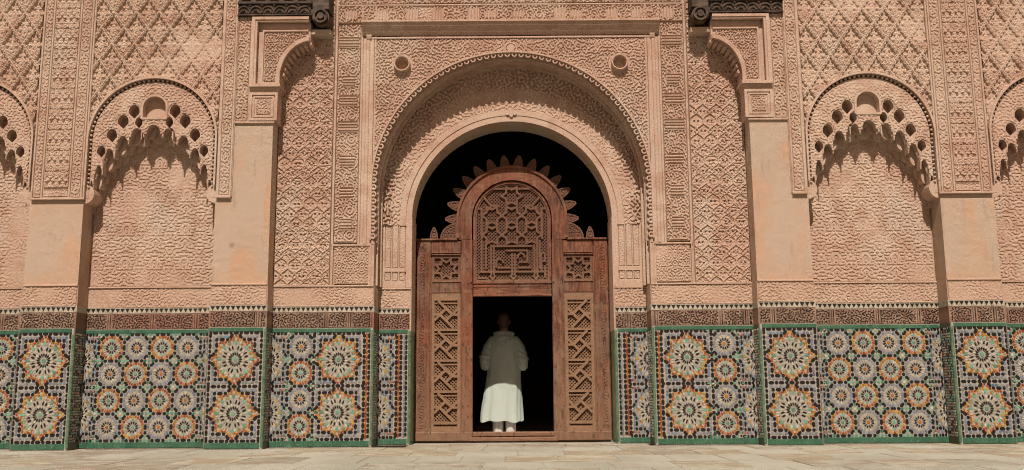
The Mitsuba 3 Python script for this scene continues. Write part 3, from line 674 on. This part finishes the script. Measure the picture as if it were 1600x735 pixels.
def lettered_foot(a, b, y, parent, mir, seed):
    X, Z = hgrid(*sorted((mir * a, mir * b)), ZB, ZT); r = R.randrange(300)
    key_ = 'letters'
    if key_ not in TI: TI[key_] = lab(260, 60, .036 / G, 91, symx=False, it=3, ani=.9) + .05
    t = tiled(TI[key_], X.shape[1], X.shape[0], r, 14)
    n = np.floor(X / .29); ph = (np.sin(n * 12.9898) * 43758.5453) % 1; c0 = (n + .3 + .4 * ph) * .29
    t = np.where((ph > .45) & (np.abs(X - c0) < .02 + .03 * ph), np.cos(2 * PI * (X - c0) / .030) + .35, t)
    d = np.minimum(np.minimum(X - X.min(), X.max() - X), np.minimum(Z - ZB, ZT - Z)); t = np.where(d < .012, 1, t)
    H = ss(.06, -.1, t) * .005
    tc = (t[:-1, :-1] + t[1:, 1:] + t[:-1, 1:] + t[1:, :-1]) / 4
    glz = tc < .0
    put('clay_ground', relief(X, Z, H, y, pick=~glz), 'm_terra', parent)
    put('black_letter', relief(X, Z, H, y, skirt=0, pick=glz), 'm_black', parent, kind='stuff')
    x0, x1 = sorted((mir * a, mir * b))
    put('triangle_bed', bx(x0, x1, y - .004, y + .03, ZT, ZW), 'm_cream', parent)
    n = max(1, int(round((b - a) / .064))); w = (b - a) / n; tri = []
    for i in range(n):
        x = x0 + w * (i + .5); v = [(x - w * .42, y - .009, ZW - .012), (x, y - .009, ZT + .014), (x + w * .42, y - .009, ZW - .012), (x - w * .46, y - .003, ZW - .009), (x, y - .003, ZT + .007), (x + w * .46, y - .003, ZW - .009)]
        tri.append(tm(v, [(0, 1, 2), (3, 4, 1), (3, 1, 0), (4, 5, 2), (4, 2, 1), (5, 3, 0), (5, 0, 2)]))
    put('black_triangle', cat(tri), 'm_black', parent, kind='stuff')
NT = [0]
def panel(a, b, y, layout, s, corners=()):
    P = holder('tile_panel', F); t = .016
    x0, x1 = sorted((s * a, s * b))
    put('bed', bx(x0, x1, y - t, y + .01, .0, ZB), 'm_bed', P)
    yb = y - t
    la = a + (.028 if corners and 'a' in corners else .002); lb = b - (.05 if corners and 'b' in corners else .004)
    mosaic(la, lb, layout(lambda f=1: (lb - la) / ((ZG - .105) / 160)), yb, s, P)
    if 'a' in corners: corner(a + .006, yb + .003, P, s)
    if 'b' in corners: corner(b - .022, yb + .004, P, s)
    for z0, z1 in ((.012, .088), (ZG + .015, ZB - .004)):      # green border course, tile by tile
        x = a + (.028 if 'a' in corners else .003); e = b - (.052 if 'b' in corners else .003); n = max(1, round((e - x) / .115)); w = (e - x) / n
        for i in range(n):
            put('border_tile', sm(cbox(x + i * w + .0015, x + (i + 1) * w - .0015, yb - .008 - R.uniform(0, .0015), yb + .004, z0, z1 - .003, .003), s), 'm_green', P)
    lettered_foot(a, b, y - .010, P, s, 0)
def LA(w): W = w(); return [('S', 1, W - 2)]
def LB(w):
    W = w(); e = 23.; m = (W - 2 * e) / 4; return [('H+', 0, e)] + [('R' if i % 2 else 'Q', e + m * i, m) for i in range(4)] + [('H-', W - e, e)]
def LC(w): W = w(); return [('S', 2, W - 4)]
def LD(w):
    W = w(); k = 11.; h = 27.; st = (W - k - h) * .655; ro = W - k - h - st
    return [('K', 0, k), ('S', k, st), ('Q', k + st, ro), ('H-', W - h, h)]
def LE(w): W = w(); return [('N', 0, 9.), ('K', 9., 10.), ('H-', 19., W - 19.)]
def LO(w): W = w(); m = 40.; return [('H+', 0, 23.)] + [('Q' if i % 2 else 'R', 23 + m * i, m) for i in range(int((W - 23) / m) + 1)]
for s in (-1, 1):
    panel(1.40, D1 + .0, YE, LE, s, ('a',)); panel(D1, C1, YD, LD, s, ('a',)); panel(C1, C2, YA, LC, s, ('a', 'b') if False else ('a',))
    panel(C2, A1, YB, LB, s); panel(A1, A2, YA, LA, s, ('a',)); panel(A2, 8.0, YB, LO, s)
    # tiled return faces of piers and jambs
    for x, y0, y1, d in ((A1, YA, YB, -1), (C1, YA, YD, -1), (D1, YD, YE, -1), (A2, YA, YB, 1), (C2, YA, YB, 1), (1.395, YE, YS, -1)):
        P = holder('tile_return', F)
        xa = x + d * .012
        if x == 1.395:
            put('reveal', sm(bx(1.385, 1.41, YE - .006, YS + .05, ZB - .02, 3.1), s), 'm_stucco', P); 
            put('glazed_reveal', sm(bx(1.384, 1.41, YE - .010, YS + .05, .0, ZB - .021), s), 'm_gcol', P); continue
        put('bed', sm(bx(min(x - d * .03, xa), max(x - d * .03, xa), y0 - .012, y1 - .018, 0, ZB), s), 'm_dim', P)
        put('letter_course', sm(bx(min(x - d * .03, xa - d * .002), max(x - d * .03, xa - d * .002), y0 - .008, y1 - .012, ZB, ZT), s), 'm_terra', P)
        put('triangle_course', sm(bx(min(x - d * .03, xa), max(x - d * .03, xa), y0 - .008, y1 - .012, ZT, ZW), s), 'm_cream', P)
        M = Mosaic(); ly = y0 + .03; u = (ZG - .105) / 160
        while ly < y1 - .03:
            lz = .11
            while lz < ZG:
                col = R.choice([BLK, BLK, GRY, GRY, ORA, CRM, LAV, PGR]); q = oval(0, 0, 0, .016, .013, 6)
                i0 = M.n; pts = np.c_[q[:, 0] + ly, q[:, 1] + lz]; k = 6
                M.v += [(s * (xa + d * 0), a_, b_) for a_, b_ in pts] + [(s * (xa + d * .005), ly + (a_ - ly) * .85, lz + (b_ - lz) * .85) for a_, b_ in pts]
                ff = [(i0 + k, i0 + k + i, i0 + k + i + 1) for i in range(1, k - 1)] + [t for i in range(k) for t in ((i0 + i, i0 + (i + 1) % k, i0 + k + (i + 1) % k), (i0 + i, i0 + k + (i + 1) % k, i0 + k + i))]
                M.f += ff if d * s > 0 else [t[::-1] for t in ff]; M.c += [np.array(col)] * 12; M.n += 12; lz += .034
            ly += .036
        m, c = M.mesh(); put('mosaic_piece', m, 'm_tile', P, kind='stuff', color=c)

# ------------------------------------------------------------------ carved timber door screen
W = 'carved_door_screen'
labels[W] = {'label': 'carved brown timber screen with lattice panels, open doorway and arched top inside the horseshoe portal', 'category': 'door screen'}
y0 = YS
def wput(name, m, mt='m_wood', **k): return put(name, m, mt, W, **k)
def wb(x0, x1, z0, z1, f=0., t=.07, c=.012): return cbox(x0, x1, y0 - f, y0 + t, z0, z1, c)
for s in (-1, 1):
    wput('outer_post', sm(wb(1.165, 1.372, .03, 2.855, .012), s)); wput('outer_post_moulding', cat([sm(wb(1.15, 1.172, .14, 2.60, .025, .06, .006), s), sm(wb(1.215, 1.235, .14, 2.78, .024, .05, .006), s)]))
    carved('carved_strip', s * 1.245, s * 1.33, .2, 2.78, YS - .0105, 'fine', .010, W, wear=1.2, m='m_wood')
    wput('inner_post', sm(wb(.567, .728, .12, 2.855, .02), s)); wput('inner_post_moulding', cat([sm(wb(.716, .738, .14, 2.64, .03, .06, .006), s)]))
    wput('foot_rail', sm(wb(.567, 1.372, .02, .15, .028), s)); wput('middle_rail', sm(wb(.73, 1.163, 2.085, 2.245, .010), s)); wput('upper_rail', sm(wb(.73, 1.163, 2.645, 2.845, .008), s))
    wput('coping', sm(wb(.79, 1.378, 2.846, 2.872, .035, .09, .006), s))
    wput('panel_moulding', cat([sm(wb(.735, 1.155, a, b, .022, .05, .005), s) for a, b in ((2.632, 2.65), (2.240, 2.258), (2.66, 2.672))]))
HD = wput('header', wb(-.56, .56, 2.045, 2.235, .012)); wput('header_moulding', cat([wb(-.56, .56, 2.035, 2.062, .03, .05, .006), wb(-.56, .56, 2.215, 2.24, .028, .05, .006), wb(-.56, .56, 2.17, 2.18, .02, .05, .004)]))
wput('threshold', wb(-.62, .62, .015, .075, .05, .12)); wput('threshold_board', wb(-.60, .60, .078, .142, .015, .14), label='pale worn sill board across the doorway')
# arched upper frame
fr = archpoly(.792, 3.14, 2.858, 64).difference(archpoly(.575, 3.15, 2.2, 64)).union(sbox(-.792, -.575, 2.845, 3.2)).union(sbox(.575, .792, 2.845, 3.2)).difference(archpoly(.575, 3.15, 2.2, 64))
wput('arch_frame', xz(fr.intersection(sbox(-1, 1, 2.858, 5)), y0 - .018, y0 + .07))
wput('arch_moulding', cat([xz(archpoly(.60, 3.15, 2.24, 64).difference(archpoly(.575, 3.15, 2.1, 64)).intersection(sbox(-1, 1, 2.24, 5)), y0 - .042, y0 + .05), xz(archpoly(.558, 3.15, 2.24, 64).difference(archpoly(.530, 3.15, 2.1, 64)).intersection(sbox(-1, 1, 2.24, 5)), y0 - .012, y0 + .05), xz(archpoly(.80, 3.14, 2.88, 64).difference(archpoly(.765, 3.14, 2.7, 64)).intersection(sbox(-1, 1, 2.88, 5)), y0 - .045, y0 + .05)]))
# merlons round the arch, one by one
def merlon(L, w):
    o = Polygon([(-w, -.03), (w, -.03), (w * 1.0, L * .18), (w * .74, L * .6), (w * .24, L * .97), (-w * .24, L * .97), (-w * .74, L * .6), (-w, L * .18)])
    a = xz(o, -.012, .028); b = xz(o.difference(o.buffer(-w * .26)), -.022, 0)
    X, Z = hgrid(-w * .7, w * .7, 0, L * .8); H = ss(-.2, .2, np.cos(2 * PI * np.hypot(X, Z - L * .35) / .045)) * .01
    return cat([a, b, relief(X, Z, H, -.013, contains_xy(o.buffer(-w * .3), X, Z))])
mer = mikit.ply(merlon(.172, .070), 'm_wlat')
for i in range(16):
    t = math.radians(-12 + i * 204 / 15); k = key('merlon', W)
    z = 3.14 + .80 * math.sin(t)
    scene[k] = {**mer, 'to_world': mi.ScalarTransform4f().translate([.80 * math.cos(t), y0 + .03, z]).rotate([0, 1, 0], 90 - math.degrees(t))}
for s in (-1, 1):
    q = Polygon(np.vstack([arc(.795, 2.873, .24, 0, 90, 16, .23), [(.795, 2.873)]])) .difference(Point(1.07, 3.09).buffer(.05))
    X, Z = hgrid(*sorted((s * .80, s * 1.03)), 2.875, 3.1); qq = q if s > 0 else Polygon([(-x, z) for x, z in q.exterior.coords])
    wput('corner_merlon', cat([sm(xz(q, y0 + .012, y0 + .055), s), sm(xz(q.difference(q.buffer(-.02)), y0, y0 + .02), s), relief(X, Z, .012 * carve(X, 'fine'), y0 + .011, contains_xy(qq.buffer(-.02), X, Z))]), 'm_wlat')
    k = key('side_merlon', W); scene[k] = {**mikit.ply(merlon(.17, .058), 'm_wlat'), 'to_world': mi.ScalarTransform4f().translate([s * 1.125, y0 + .03, 2.88])}
# lattices
def grille(poly, pitch, w, yy):
    x0, z0, x1, z1 = poly.bounds; ms = []
    for sg in (1, -1):
        c = -20.
        for n in range(int((x1 - x0 + z1 - z0) / (pitch * 1.4142)) + 2):
            c0 = (x0 + z0 if sg > 0 else z0 - x1) + n * pitch * 1.4142
            l = LineString([(x0 - 1, c0 - sg * (x0 - 1)), (x1 + 1, c0 - sg * (x1 + 1))]).intersection(poly)
            for g in getattr(l, 'geoms', [l]):
                if g.geom_type != 'LineString' or g.length < .01: continue
                (xa, za), (xb, zb) = g.coords[0], g.coords[-1]; d = np.array([xb - xa, zb - za]); d /= np.linalg.norm(d); q = np.array([-d[1], d[0]]) * w / 2
                yf = yy + (.006 if sg > 0 else 0)
                v = [(xa + q[0], yf, za + q[1]), (xa - q[0], yf, za - q[1]), (xb - q[0], yf, zb - q[1]), (xb + q[0], yf, zb + q[1])]; v += [(a, yf + .02, b) for a, _, b in v]
                ms.append(tm(v, [(0, 1, 2), (0, 2, 3), (0, 4, 5), (0, 5, 1), (2, 6, 7), (2, 7, 3), (1, 5, 6), (1, 6, 2), (3, 7, 4), (3, 4, 0)]))
    return cat(ms)
for s in (-1, 1):
    for j in range(1):
        L = holder('side_lattice', W); rect = sbox(.735, 1.155, .15, 2.085)
        mm = lambda m: sm(m, s)
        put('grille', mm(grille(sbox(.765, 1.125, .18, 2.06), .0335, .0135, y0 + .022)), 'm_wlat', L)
        put('border', mm(xz(rect.difference(sbox(.783, 1.107, .205, 2.0)), y0 - .004, y0 + .05)), 'm_wlat', L)
        lines = []; zz = .27; mh = .4325; cx = .945; hw = .165
        for i in range(4):
            za, zb = zz + i * mh + .02, zz + (i + 1) * mh - .02; zc = (za + zb) / 2; d = .085
            N, E_, S_, W_ = (cx, zc + d), (cx + d, zc), (cx, zc - d), (cx - d, zc)
            def ext(p, q_):
                v = np.array(q_) - np.array(p); v = v / np.linalg.norm(v); t = min((hw - abs(q_[0] - cx)) / abs(v[0]) if v[0] * (q_[0] - cx) >= 0 else 9, ((zb - zc) - abs(q_[1] - zc)) / abs(v[1]) if v[1] * (q_[1] - zc) >= 0 else 9); return tuple(np.array(q_) + v * t)
            lines += [[W_, N, ext(W_, N)], [N, E_, ext(N, E_)], [E_, S_, ext(E_, S_)], [S_, W_, ext(S_, W_)]]
            # long arms on the other side
            lines += [[(cx - hw, zc + hw * .1 - .02), W_], [(cx + hw, zc - hw * .1 + .02), E_]]
        put('strap', mm(straps(lines, .036, y0 - .012, y0 + .03, sbox(.78, 1.11, .2, 2.0))), 'm_wlat', L)
        for z in [zz + i * mh for i in range(5)]:
            put('cross_bar', mm(bar((.775, z), (1.115, z), .034, y0 - .010, y0 + .03)), 'm_wlat', L)
            put('cross_bar', mm(bar((.775, z - .055), (1.115, z - .055), .02, y0 + .008, y0 + .03)), 'm_wlat', L)
        L = holder('square_lattice', W)
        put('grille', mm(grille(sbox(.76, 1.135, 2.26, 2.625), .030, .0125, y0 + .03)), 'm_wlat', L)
        put('border', mm(xz(sbox(.735, 1.155, 2.255, 2.632).difference(sbox(.775, 1.115, 2.285, 2.592)), y0 + .002, y0 + .055)), 'm_wlat', L)
        cx, cz = .945, 2.44; o = []
        for i in range(16):
            r = .155 if i % 2 == 0 else .098; t = PI / 8 * i + PI / 8; o.append((cx + r * math.cos(t) * 1.04, cz + r * math.sin(t) * .95))
        put('strap', mm(straps([o + [o[0]]] + [[o[i], (cx + (o[i][0] - cx) * 1.5, cz + (o[i][1] - cz) * 1.5)] for i in range(0, 16, 2)], .03, y0, y0 + .04, sbox(.775, 1.115, 2.28, 2.6))), 'm_wlat', L)
L = holder('arched_lattice', W)
win = archpoly(.533, 3.15, 2.245, 64)
put('grille', grille(win, .0335, .0135, y0 + .026), 'm_wlat', L)
Zp = lambda py: 2.25 + (660 - py) / 3.671 * .00938
Xp = lambda px: (px - 251) / 3.671 * .0091 + .0
o = []
for (cx, cy) in [(135, 285), (250, 285), (365, 285), (135, 395), (250, 395), (365, 395), (250, 172)]:
    q = []
    for i in range(12):
        r = 60 if i % 2 == 0 else 37; t = PI / 6 * i; q.append((Xp(cx + r * math.cos(t)), Zp(cy + r * math.sin(t) * .97)))
    o.append(q + [q[0]])
P_ = lambda *a: [(Xp(x), Zp(y)) for x, y in a]
o += [P_((60, 250), (440, 250)) if False else P_((40, 245), (75, 245), (75, 420)), P_((425, 420), (425, 245), (465, 245)), P_((85, 175), (130, 228)), P_((415, 175), (370, 228)), P_((135, 130), (365, 130)), P_((180, 230), (135, 228), (75, 285)), P_((320, 230), (365, 228), (425, 285))]
put('star_strap', straps(o, .030, y0 - .004, y0 + .04, win.buffer(-.01)), 'm_wlat', L)
k = [P_((75, 425), (75, 600)), P_((100, 425), (100, 590)), P_((60, 605), (240, 605)), P_((270, 605), (440, 605)), P_((130, 450), (130, 625)), P_((145, 450), (145, 625)), P_((250, 500), (250, 625)), P_((266, 500), (266, 625)), P_((380, 450), (380, 625)), P_((396, 450), (396, 625)), P_((130, 460), (368, 460)), P_((215, 485), (340, 485)), P_((170, 582), (240, 582)), P_((285, 582), (362, 582)), P_((340, 485), (340, 550), (290, 550)), P_((160, 582), (160, 545), (175, 530), (195, 540), (200, 556)), P_((285, 530), (285, 512), (300, 498), (320, 508), (322, 525)), P_((420, 600), (420, 500), (440, 500), (440, 545), (415, 545)), P_((440, 570), (440, 640)), P_((55, 640), (100, 640)), P_((410, 425), (410, 590)), P_((120, 625), (138, 648), (155, 625)), P_((240, 625), (258, 648), (276, 625)), P_((372, 625), (388, 648), (404, 625))]
put('kufic_strap', straps(k, .026, y0 - .006, y0 + .04, win), 'm_wlat', L)
put('border', xz(archpoly(.533, 3.15, 2.245, 64).difference(archpoly(.508, 3.15, 2.28, 64)), y0 + .004, y0 + .05), 'm_wlat', L)

# ------------------------------------------------------------------ the man in the doorway, seen from behind
def hullchain(js, bones, ref=.02, it=10):
    S = {k: m3.Manifold.sphere(r, 24).translate(list(p)) for k, (p, r) in js.items()}; tot = None
    for a, b in bones:
        h = m3.Manifold.batch_hull([S[a], S[b]]); tot = h if tot is None else tot + h
    m = mf(tot.refine_to_length(ref)); m = trimesh.Trimesh(m.vertices, m.faces, process=True); trimesh.smoothing.filter_taubin(m, iterations=it); return m
PM = 'person'; px, py_ = -.135, 1.98
labels[PM] = {'label': 'man seen from behind in a pale hooded robe, standing in the dark doorway', 'category': 'person'}
O = np.array([px, py_, .03])
def J(x, y, z, r): return (np.array([x, y, z]) + O, r)
js = dict(head=J(0, .01, 1.735, .086), crown=J(0, -.005, 1.765, .082), jaw=J(0, .045, 1.655, .052), chin=J(0, .075, 1.635, .028), nose=J(0, .112, 1.70, .011), noseb=J(0, .088, 1.735, .012), neck=J(0, -.005, 1.60, .056), c7=J(0, -.01, 1.50, .05),
          earl=J(-.085, .0, 1.71, .018), earr=J(.085, .0, 1.71, .018), shl=J(-.16, 0, 1.43, .05), shr=J(.16, 0, 1.43, .05), chest=J(0, .02, 1.32, .105), hips=J(0, 0, .98, .10),
          ell=J(-.28, -.03, 1.12, .046), elr=J(.28, -.03, 1.11, .046), wrl=J(-.14, .20, 1.12, .030), wrr=J(.14, .20, 1.11, .030), pal=J(-.085, .235, 1.125, .030), par=J(.085, .235, 1.11, .030),
          kl=J(-.085, .0, .52, .055), kr=J(.085, .0, .52, .055), al=J(-.085, -.02, .085, .038), ar=J(.085, -.02, .085, .038), hl=J(-.085, -.05, .035, .033), hr=J(.085, -.05, .035, .033), tl=J(-.10, .15, .025, .024), tr=J(.10, .15, .025, .024), hpl=J(-.085, 0, .93, .075), hpr=J(.085, 0, .93, .075))
bones = [('head', 'crown'), ('head', 'jaw'), ('jaw', 'chin'), ('nose', 'noseb'), ('noseb', 'head'), ('head', 'neck'), ('neck', 'c7'), ('head', 'earl'), ('head', 'earr'), ('c7', 'shl'), ('c7', 'shr'), ('c7', 'chest'), ('chest', 'hips'), ('shl', 'ell'), ('shr', 'elr'), ('ell', 'wrl'), ('elr', 'wrr'), ('wrl', 'pal'), ('wrr', 'par'), ('hips', 'hpl'), ('hips', 'hpr'), ('hpl', 'kl'), ('hpr', 'kr'), ('kl', 'al'), ('kr', 'ar'), ('al', 'hl'), ('ar', 'hr'), ('hl', 'tl'), ('hr', 'tr')]
for q, pre in ((-1, 'l'), (1, 'r')):     # clasped hands: five fingers each, curled over the other hand
    for i in range(4):
        z = 1.148 - .020 * i - (.0 if q < 0 else .012); ln = (.038, .044, .042, .033)[i]
        js[f'f{pre}{i}a'] = J(q * .055, .245, z, .0095); js[f'f{pre}{i}b'] = J(q * (.055 - ln), .262 + .012 * (q > 0), z - .002, .009); js[f'f{pre}{i}c'] = J(q * (.055 - ln * 1.6), .25 + .014 * (q > 0), z - .008, .008)
        bones += [('pa' + pre, f'f{pre}{i}a'), (f'f{pre}{i}a', f'f{pre}{i}b'), (f'f{pre}{i}b', f'f{pre}{i}c')]
    js[f't{pre}1'] = J(q * .075, .225, 1.165, .011); js[f't{pre}2'] = J(q * .045, .238, 1.182, .010); js[f't{pre}3'] = J(q * .015, .245, 1.185, .0085)
    bones += [('pa' + pre, f't{pre}1'), (f't{pre}1', f't{pre}2'), (f't{pre}2', f't{pre}3')]
put('body', hullchain(js, bones, .016, 6), 'm_skin', PM, smooth=True)
hs = dict(a=J(0, -.016, 1.775, .087), b=J(0, -.028, 1.72, .080), c=J(0, -.022, 1.66, .062), d=J(0, .03, 1.79, .075))
put('hair', hullchain(hs, [('a', 'b'), ('b', 'c'), ('a', 'd')], .012, 6), 'm_hair', PM, smooth=True, label='short dark hair')
put('ear', cat([trimesh.Trimesh(trimesh.creation.icosphere(2, .022).vertices * [.45, .8, 1.4] + O + [q * .092, .01, 1.715], trimesh.creation.icosphere(2, .022).faces) for q in (-1, 1)]), 'm_skin', PM, smooth=True)
# robe: lofted rings with folds, then the sleeves and the hood
def robe():
    prof = [(.225, .318, .168, .0), (.30, .314, .168, .0), (.45, .300, .160, 0), (.65, .282, .152, 0), (.85, .262, .146, 0), (1.0, .250, .142, 0), (1.15, .240, .142, 0), (1.30, .238, .142, 0), (1.40, .226, .132, 0), (1.46, .200, .112, -.005), (1.505, .150, .092, -.01), (1.535, .105, .078, -.012), (1.552, .078, .070, -.012)]
    pz = [p[0] for p in prof]; zs = np.concatenate([np.linspace(.225, 1.40, 70), np.linspace(1.41, 1.552, 18)]); n = 120; V = []
    th = np.linspace(0, 2 * PI, n, endpoint=False)
    for z in zs:
        a, b, c = (np.interp(z, pz, [p[i] for p in prof]) for i in (1, 2, 3))
        e = .86; cx_, sy_ = np.cos(th), np.sin(th)
        lowf = ss(1.15, .3, z); fold = 1 + lowf * (.045 * np.sin(7 * th + .6 + 1.2 * z) + .028 * np.sin(12 * th - 2 * z + 1.) + .015 * np.sin(4 * th + 2)) + (1 - .7 * lowf) * (.022 * np.sin(6 * th + 9 * z) * np.cos(3 * th - 5 * z) + .014 * np.sin(11 * th + 16 * z))
        x = a * np.sign(cx_) * np.abs(cx_) ** e * fold; y = b * np.sign(sy_) * np.abs(sy_) ** e * fold + c; x = x - .045 * ss(1.1, .25, z)
        zz = z + (.012 * np.sin(3 * th + 1) + .01 * np.sin(8 * th)) * ss(.34, .235, z); tilt = .01 * x
        V.append(np.c_[x, y, zz + tilt])
    V = np.vstack(V); m = len(zs); f = []
    for i in range(m - 1):
        for j in range(n): k2 = (j + 1) % n; f += [(i * n + j, i * n + k2, (i + 1) * n + k2), (i * n + j, (i + 1) * n + k2, (i + 1) * n + j)]
    return tm(V + O, f)
put('robe', robe(), 'm_robe', PM, smooth=True)
for q, z_ in ((-1, 0), (1, -.01)):
    js = dict(a=J(q * .165, 0, 1.425, .082), a2=J(q * .235, -.01, 1.33, .082), b=J(q * .292, -.035, 1.16 + z_, .080), b2=J(q * .285, -.02, 1.06 + z_, .076), c=J(q * .17, .15, 1.06 + z_, .066))
    m = hullchain(js, [('a', 'a2'), ('a2', 'b'), ('b', 'b2'), ('b2', 'c')], .014, 8); v = m.vertices.copy(); w = np.sin(v[:, 2] * 75 + v[:, 0] * 30) * np.exp(-((v[:, 2] - O[2] - 1.22) / .11) ** 2); v[:, 1] += .013 * w; v[:, 0] += q * .009 * w
    put('sleeve', tm(v, m.faces), 'm_robe', PM, smooth=True)
hj = dict(l=J(-.125, -.045, 1.53, .038), r=J(.125, -.045, 1.53, .038), m=J(0, -.115, 1.47, .042), t=J(.0, -.172, 1.34, .018), n=J(0, -.075, 1.545, .034), l2=J(-.075, -.125, 1.46, .030), r2=J(.075, -.125, 1.46, .030))
put('hood', hullchain(hj, [('l', 'm'), ('m', 'r'), ('m', 't'), ('l', 'n'), ('n', 'r'), ('l2', 't'), ('r2', 't'), ('l', 'l2'), ('r', 'r2'), ('l2', 'r2')], .012, 8), 'm_robe', PM, smooth=True, label='folded-down pointed hood')
put('collar', (lambda t: tm(t.vertices * [1, 1.05, 1] + O + [0, -.006, 1.572], t.faces))(trimesh.creation.torus(.062, .014, major_sections=32, minor_sections=10)), 'm_white', PM, smooth=True)
def trouser(q):
    zs = np.linspace(.05, .95, 40); n = 40; th = np.linspace(0, 2 * PI, n, endpoint=False); V = []
    for z in zs:
        r = np.interp(z, [.05, .3, .6, .95], [.082, .088, .098, .11]); r = r * (1 + .05 * np.sin(5 * th + 3 * z + q) * ss(.5, .1, z)); V.append(np.c_[q * .094 + r * .92 * np.cos(th), r * np.sin(th) - .005, np.full(n, z)])
    f = [];
    for i in range(len(zs) - 1):
        for j in range(n): k2 = (j + 1) % n; f += [(i * n + j, i * n + k2, (i + 1) * n + k2), (i * n + j, (i + 1) * n + k2, (i + 1) * n + j)]
    return tm(np.vstack(V) + O, f)
for q in (-1, 1):
    put('trouser_leg', trouser(q), 'm_white', PM, smooth=True)
    put('sandal', tm(trimesh.creation.box((.095, .27, .022)).vertices + O + [q * .095, .05, .008], trimesh.creation.box((.095, .27, .022)).faces), 'm_sandal', PM)

# pieces that are alike share their key's plain name; every other entry was labelled where it was built
